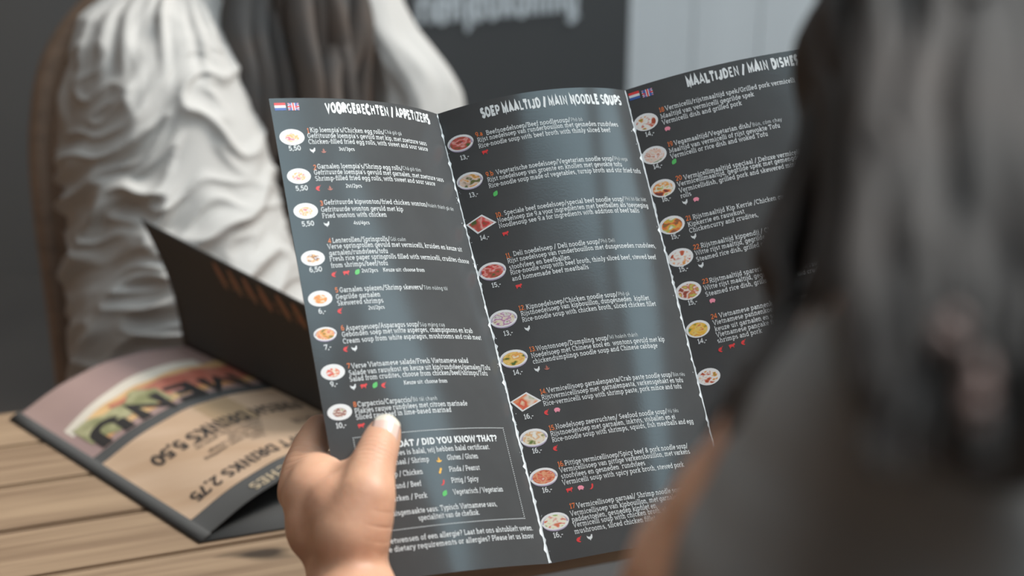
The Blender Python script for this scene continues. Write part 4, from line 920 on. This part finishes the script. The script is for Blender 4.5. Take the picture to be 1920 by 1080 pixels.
def loft(name, rows, m, parent, nring=120, nrow=130, fold=.08, seed=0, gather=0, tilt=.6, freq=11):
    ys = [r[0] for r in rows]; V, Fc = [], []
    yy = np.linspace(ys[0], ys[-1], nrow)
    L = np.interp(yy, ys, [r[1] for r in rows]); R = np.interp(yy, ys, [r[2] for r in rows]); Z = np.interp(yy, ys, [r[3] for r in rows]); D = np.interp(yy, ys, [r[4] for r in rows])
    ker = np.array([1, 2, 3, 4, 3, 2, 1])/16.
    sm = lambda a: np.convolve(np.pad(a, 3, mode='edge'), ker, 'valid')
    L, R, Z, D = sm(L), sm(R), sm(Z), sm(D)
    for j in range(nrow):
        t = j/(nrow-1)
        for k in range(nring):
            a = 2*math.pi*k/nring; ca, sa_ = math.cos(a), math.sin(a)
            w = tilt*ca+.7*noise.noise((ca*1.3, sa_*1.3, t*2.2+seed))
            n1 = noise.noise((ca*.9+seed, sa_*.9, t*freq*.62+w*1.3)); n2 = noise.noise((ca*1.8, sa_*1.8+seed, t*freq*1.35+w*2.0))
            g = max(0, 1-abs(n1)*3.2)**1.5*.75+max(0, 1-abs(n2)*3.0)**1.4*.30
            amp = fold*(.30+.70*min(1, t*3.2))*(1.0-.35*ca)
            q = amp*(g-.35)
            if gather: q += gather*math.exp(-(t/.16)**2)*noise.noise((ca*7, sa_*7, t*3+seed))
            rx = (R[j]-L[j])/2; cx = (R[j]+L[j])/2
            V.append(at(cx+rx*ca*(1+q), yy[j]+20*noise.noise((ca*2, sa_*2, t*6+seed+5))*(0 if j in (0, nrow-1) else 1), Z[j]+D[j]*sa_*(1+q*1.6)))
    for j in range(nrow-1):
        for k in range(nring): Fc.append((j*nring+k, j*nring+(k+1) % nring, (j+1)*nring+(k+1) % nring, (j+1)*nring+k))
    for j in (0, nrow-1):
        V.append(sum((V[j*nring+k] for k in range(nring)), Vector())/nring); c = len(V)-1
        for k in range(nring): Fc.append((c, j*nring+k, j*nring+(k+1) % nring) if j else (c, (k+1) % nring, k))
    return mesh(name, V, Fc, m, parent)
loft('blouse_sleeve', [(-40, 250, 330, 1.33, .02), (-10, 200, 400, 1.32, .055), (30, 150, 425, 1.31, .075), (90, 128, 450, 1.30, .09), (160, 122, 465, 1.29, .10), (260, 118, 500, 1.28, .105), (400, 116, 535, 1.27, .11), (560, 118, 580, 1.26, .11), (650, 124, 600, 1.25, .105), (720, 140, 600, 1.24, .09), (790, 200, 560, 1.23, .05)], M_blouse, woman, 180, 220, fold=.10, seed=2.3, gather=.16, tilt=.9, freq=15)
loft('blouse_sleeve', [(-130, 650, 720, 1.46, .03), (-60, 635, 735, 1.46, .06), (0, 640, 755, 1.46, .075), (60, 655, 785, 1.46, .085), (120, 672, 838, 1.46, .09), (160, 680, 866, 1.46, .09), (260, 690, 880, 1.45, .09), (450, 695, 870, 1.44, .085), (600, 700, 850, 1.42, .06)], M_blouse, woman, 110, 120, fold=.06, seed=8.1, tilt=.9, freq=6)
loft('blouse_body', [(-70, 470, 640, 1.46, .03), (0, 380, 720, 1.47, .07), (120, 360, 740, 1.49, .11), (400, 370, 700, 1.50, .13), (800, 370, 680, 1.51, .14)], M_blouse, woman, 90, 100, fold=.05, seed=4.4, freq=6)
V, Fc = [], []; rnd = random.Random(5)
def add_lock(pts, radii, V, Fc, n=7, sub=7, flat=.6):
    path = catmull(pts, sub); v, f = tube_vf(path, interp(radii, len(path)), n, flat, len(V)); V += v; Fc += f
for k in range(64):
    x = rnd.uniform(455, 660); z = rnd.uniform(1.27, 1.36); pts = []
    ph_ = rnd.uniform(0, 6)
    for j, y in enumerate((-380, -250, -90, 40, 150, 260, 370)):
        sp = .25 if j < 2 else .7 if j == 2 else 1
        pts.append(at(565+(x-565)*sp+16*math.sin(ph_+j*1.4), y, z+(.06 if j == 0 else .02 if j == 1 else 0)+.012*math.sin(ph_+j)))
    add_lock(pts, [.006, .013, .015, .016, .014, .011, .003], V, Fc)
mesh('hair', V, Fc, M_hair2, woman)
organic('hair_crown', [[(head+Vector((0, -.02, .02)), .092), (head+Vector((0, -.045, -.06)), .08)], [P(560, -60, 1.34, .035), P(555, 120, 1.345, .05), P(560, 300, 1.345, .045)]], M_hair2, woman, voxel=.008, smooth=4)
for sgn in (-1, 1): organic('eye', [[(head+Vector((-.012+.028*sgn, .068, .002)), .011)]], M_eye, woman, voxel=.003, smooth=1)
organic('mouth', [[(head+Vector((-.04, .066, -.066)), .006), (head+Vector((0, .07, -.068)), .006)]], M_lip, woman, voxel=.002, smooth=2)

# ---------------------------------------------------------------- the reader in the foreground who holds the menu
Lx = lambda x, y, z, r: (cw(x, y, z), r)
reader = empty('person', tuple(Vector((cw(.17, .42, .30).x, cw(.17, .42, .30).y, 0))), 'person in a black top with long dark wavy hair, holding the open menu', 'person')
hand = [
 # thumb lying on the front of the menu
 [P(660, 1010, .606, .0172), P(686, 935, .609, .0136), P(694, 890, .618, .0112), P(706, 850, .628, .0099), P(717, 822, .6365, .0091), P(723, 808, .640, .0078)],
 # thumb-side of the palm, web, wrist
 [P(612, 985, .628, .0190), P(604, 935, .634, .0185), P(596, 900, .645, .0135)],
 [P(640, 960, .618, .0170), P(655, 1010, .616, .0185)], [P(628, 905, .636, .0080), P(655, 895, .628, .0085), P(680, 900, .618, .0095)],
 [P(640, 1000, .64, .018), P(648, 1060, .625, .0182), P(665, 1130, .60, .0205), P(720, 1300, .56, .0285), P(850, 1520, .50, .034), P(1010, 1760, .43, .034)],
 # index finger, curling behind the left edge
 [P(560, 922, .645, .0105), P(566, 878, .652, .0096), P(580, 842, .661, .0090), P(599, 806, .672, .0082)],
 # other fingers behind the menu
 [P(570, 945, .664, .0108), P(600, 890, .690, .0092), P(660, 860, .697, .0085), P(705, 868, .692, .0074)],
 [P(585, 970, .676, .0104), P(625, 930, .702, .0088), P(690, 905, .703, .0080), P(735, 915, .693, .0070)],
 [P(605, 995, .684, .0096), P(655, 970, .702, .0080), P(710, 955, .697, .0070), P(748, 960, .689, .0062)],
 [P(600, 960, .650, .0165), P(625, 990, .668, .0155)],
]
hd = cw(.195, -.095, .405)
body = hand+[
 [P(1010, 1760, .43, .034), P(1270, 1500, .395, .036), P(1446, 1149, .335, .0375), P(1610, 930, .320, .036), Lx(.098, .03, .305, .043), Lx(.165, .015, .345, .055)],
 [Lx(.185, -.05, .375, .042), Lx(.172, .02, .355, .055), Lx(.165, .09, .34, .10), Lx(.170, .24, .335, .105), Lx(.175, .40, .31, .12), Lx(.18, .52, .27, .12)],
 [(hd, .075), (hd+Vector((0, .015, -.045)), .064), (hd+Vector((-.01, .04, -.085)), .042)], [(hd+Vector((-.015, .078, -.02)), .013), (hd+Vector((-.018, .092, -.042)), .012)],
 [(hd+Vector((-.074, .0, -.02)), .012)], [(hd+Vector((.074, 0, -.02)), .012)],
 [Lx(.20, .02, .36, .055), Lx(.29, .04, .42, .045), Lx(.35, .22, .48, .038), Lx(.268, .14, .69, .024)],
 [Lx(.12, .52, .28, .10), Lx(.10, .42, .62, .075), Lx(.10, .75, .78, .05), Lx(.10, .82, .86, .04)], [Lx(.24, .52, .28, .10), Lx(.25, .42, .62, .075), Lx(.25, .75, .78, .05), Lx(.25, .82, .86, .04)],
]
body += simple_hand(cw(.268, .14, .69), cw(.188, .055, .757))
organic('body', body, M_skin, reader, voxel=.0022, smooth=9, factor=.5)
def nail(c, up, nrm_, w, l, parent):
    sd = up.cross(nrm_).normalized(); V, Fc, fm = [], [], []; nu, nv = 10, 12
    for j in range(nv+1):
        b = -1+2*j/nv
        hwid = w*(1-max(0, b-.55)**2*1.6)*(1-max(0, -b-.6)**2*1.2)
        for i in range(nu+1):
            a = -1+2*i/nu; V.append(c+sd*a*hwid+up*b*l+nrm_*(-.42*w*a*a-.10*l*b*b))
    for j in range(nv):
        for i in range(nu):
            o = j*(nu+1)+i; Fc.append((o, o+1, o+nu+2, o+nu+1)); fm.append(1 if j >= nv-3 else 0)
    o = mesh('thumbnail', V, Fc, [M_nail, M_nailtip], parent, fm=fm)
    s_ = o.modifiers.new('t', 'SOLIDIFY'); s_.thickness = .0005; return o
upv = (at(726, 788, .6345)-at(716, 830, .6262)).normalized(); nv_ = (CAM-at(722, 806, .63)).normalized(); nv_ = (nv_-upv*nv_.dot(upv)).normalized()
nail(at(723, 805, .6305)+nv_*.0016, upv, nv_, .0062, .0078, reader)
# black top
organic('black_top', [
 [Lx(.172, .025, .345, .062), Lx(.165, .09, .34, .107), Lx(.170, .24, .335, .112), Lx(.175, .40, .31, .127)],
 [P(1720, 900, .30, .040), P(1610, 1150, .305, .043), P(1560, 1400, .35, .04)],
 [Lx(.165, .015, .345, .062), Lx(.105, .03, .305, .049), Lx(.100, .045, .300, .047)], [Lx(.20, .02, .36, .062), Lx(.29, .04, .42, .052)],
], M_blacktop, reader, voxel=.004, smooth=6)
# hair: a full mass plus loose wavy locks
Q = lambda x, y, z, rp: (at(x, y, z), rp*z/F)
organic('hair_mass', [
 [Q(1650, 120, .40, 175), Q(1690, 260, .39, 185), Q(1720, 420, .38, 200), Q(1760, 600, .36, 190), Q(1800, 740, .34, 170)],
 [Q(1780, -60, .41, 230), Q(1860, 120, .40, 330), Q(1900, 400, .38, 330), Q(1950, 700, .34, 300), Q(2000, 900, .31, 250)],
 [Q(1850, 230, .335, 250), Q(1850, 400, .29, 240), Q(1870, 560, .255, 250), Q(1890, 700, .240, 240)],
 [(hd+Vector((0, -.015, .02)), .094), (hd+Vector((.02, -.02, -.07)), .095)],
 [Q(1740, 480, .345, 150), Q(1660, 640, .33, 160), Q(1550, 790, .315, 205), Q(1590, 930, .30, 230)],
 [Q(2250, 200, .42, 500), Q(2250, 500, .40, 480)],
], M_hair, reader, voxel=.005, smooth=8)
V, Fc = [], []; rnd = random.Random(21)
def wavy(p, amp, ph_, rad, n=7):
    pts = []
    for j, (x, y, z) in enumerate(p): pts.append(at(x+amp*math.sin(ph_+j*1.7), y, z))
    add_lock(pts, rad, V, Fc, n, 7, .55)
for k in range(120):                    # locks over the mass, hanging to the shoulder blade
    x0 = rnd.uniform(1560, 2100); y0 = rnd.uniform(-120, 120); z0 = .345-.0*(x0-1560); e = rnd.uniform(640, 900); ph_ = rnd.uniform(0, 6); r = rnd.uniform(.003, .0065)
    dx = rnd.uniform(-40, 90)
    zs = [.362, .350, .338, .322, .305, .290]
    if x0 > 1640: zs = [.372, .318, .270, .238, .220, .212]; r *= .8; y0 -= 260
    pts = [(x0+dx*t/5, y0+(e-y0)*t/5, zs[t]+rnd.uniform(-.004, .004)) for t in range(6)]
    wavy(pts, rnd.uniform(8, 30), ph_, [r*.6, r, r*1.1, r, r*.8, .0006])
loose = [  # loose locks at the left of the hair, crossing the right panel
 [(1560, 200, .40), (1515, 330, .39), (1500, 430, .385), (1470, 520, .38), (1475, 610, .375), (1430, 690, .37), (1360, 740, .365)],
 [(1540, 240, .40), (1530, 380, .39), (1555, 470, .385), (1530, 560, .38), (1500, 640, .375), (1440, 720, .37), (1350, 770, .365)],
 [(1600, 260, .40), (1570, 420, .39), (1600, 520, .385), (1570, 620, .38), (1520, 700, .375), (1440, 760, .37), (1330, 800, .365)],
 [(1620, 240, .40), (1640, 420, .39), (1620, 540, .38), (1650, 640, .375), (1590, 740, .37), (1500, 800, .365), (1380, 830, .36)],
 [(1560, 180, .40), (1535, 300, .39), (1480, 400, .385), (1450, 480, .38), (1465, 560, .375), (1450, 640, .37), (1400, 700, .365)],
 [(1650, 350, .39), (1690, 500, .385), (1640, 600, .375), (1660, 700, .37), (1610, 800, .36), (1560, 880, .35)],
 [(1580, 300, .395), (1560, 480, .385), (1520, 600, .38), (1540, 690, .37), (1470, 770, .365), (1400, 830, .36)],
]
for L_ in loose:
    for k in range(5):
        o = rnd.uniform(-26, 30); oz = rnd.uniform(-.02, .02)
        wavy([(x+o*(1-.2*j)+rnd.uniform(-7, 7), y+rnd.uniform(-14, 14), z+oz) for j, (x, y, z) in enumerate(L_)], 7, rnd.uniform(0, 6), [.0035, .0042, .004, .0036, .003, .0022, .0007][:len(L_)])
mesh('hair_locks', V, Fc, M_hair, reader)
V, Fc = [], []
M_strand = mat('lit_brown_hair', (.26, .185, .165), .6, .2)  # hair highlights: light on the strands is put into this brighter brown
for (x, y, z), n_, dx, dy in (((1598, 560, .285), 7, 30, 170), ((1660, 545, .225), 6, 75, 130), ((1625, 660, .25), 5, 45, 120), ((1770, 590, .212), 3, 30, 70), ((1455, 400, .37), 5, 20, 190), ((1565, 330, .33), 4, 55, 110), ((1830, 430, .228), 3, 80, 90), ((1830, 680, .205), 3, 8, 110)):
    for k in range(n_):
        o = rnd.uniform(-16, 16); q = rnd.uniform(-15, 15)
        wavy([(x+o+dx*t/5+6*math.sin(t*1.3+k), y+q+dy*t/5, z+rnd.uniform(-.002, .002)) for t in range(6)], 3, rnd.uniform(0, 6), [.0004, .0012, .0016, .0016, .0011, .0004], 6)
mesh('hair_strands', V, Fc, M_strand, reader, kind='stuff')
for sgn in (-1, 1): organic('eye', [[(hd+Vector((-.01+.028*sgn, .070, .0)), .010)]], M_eye, reader, voxel=.003, smooth=1)
organic('mouth', [[(hd+Vector((-.03, .070, -.066)), .005), (hd+Vector((.004, .072, -.067)), .005)]], M_lip, reader, voxel=.002, smooth=2)
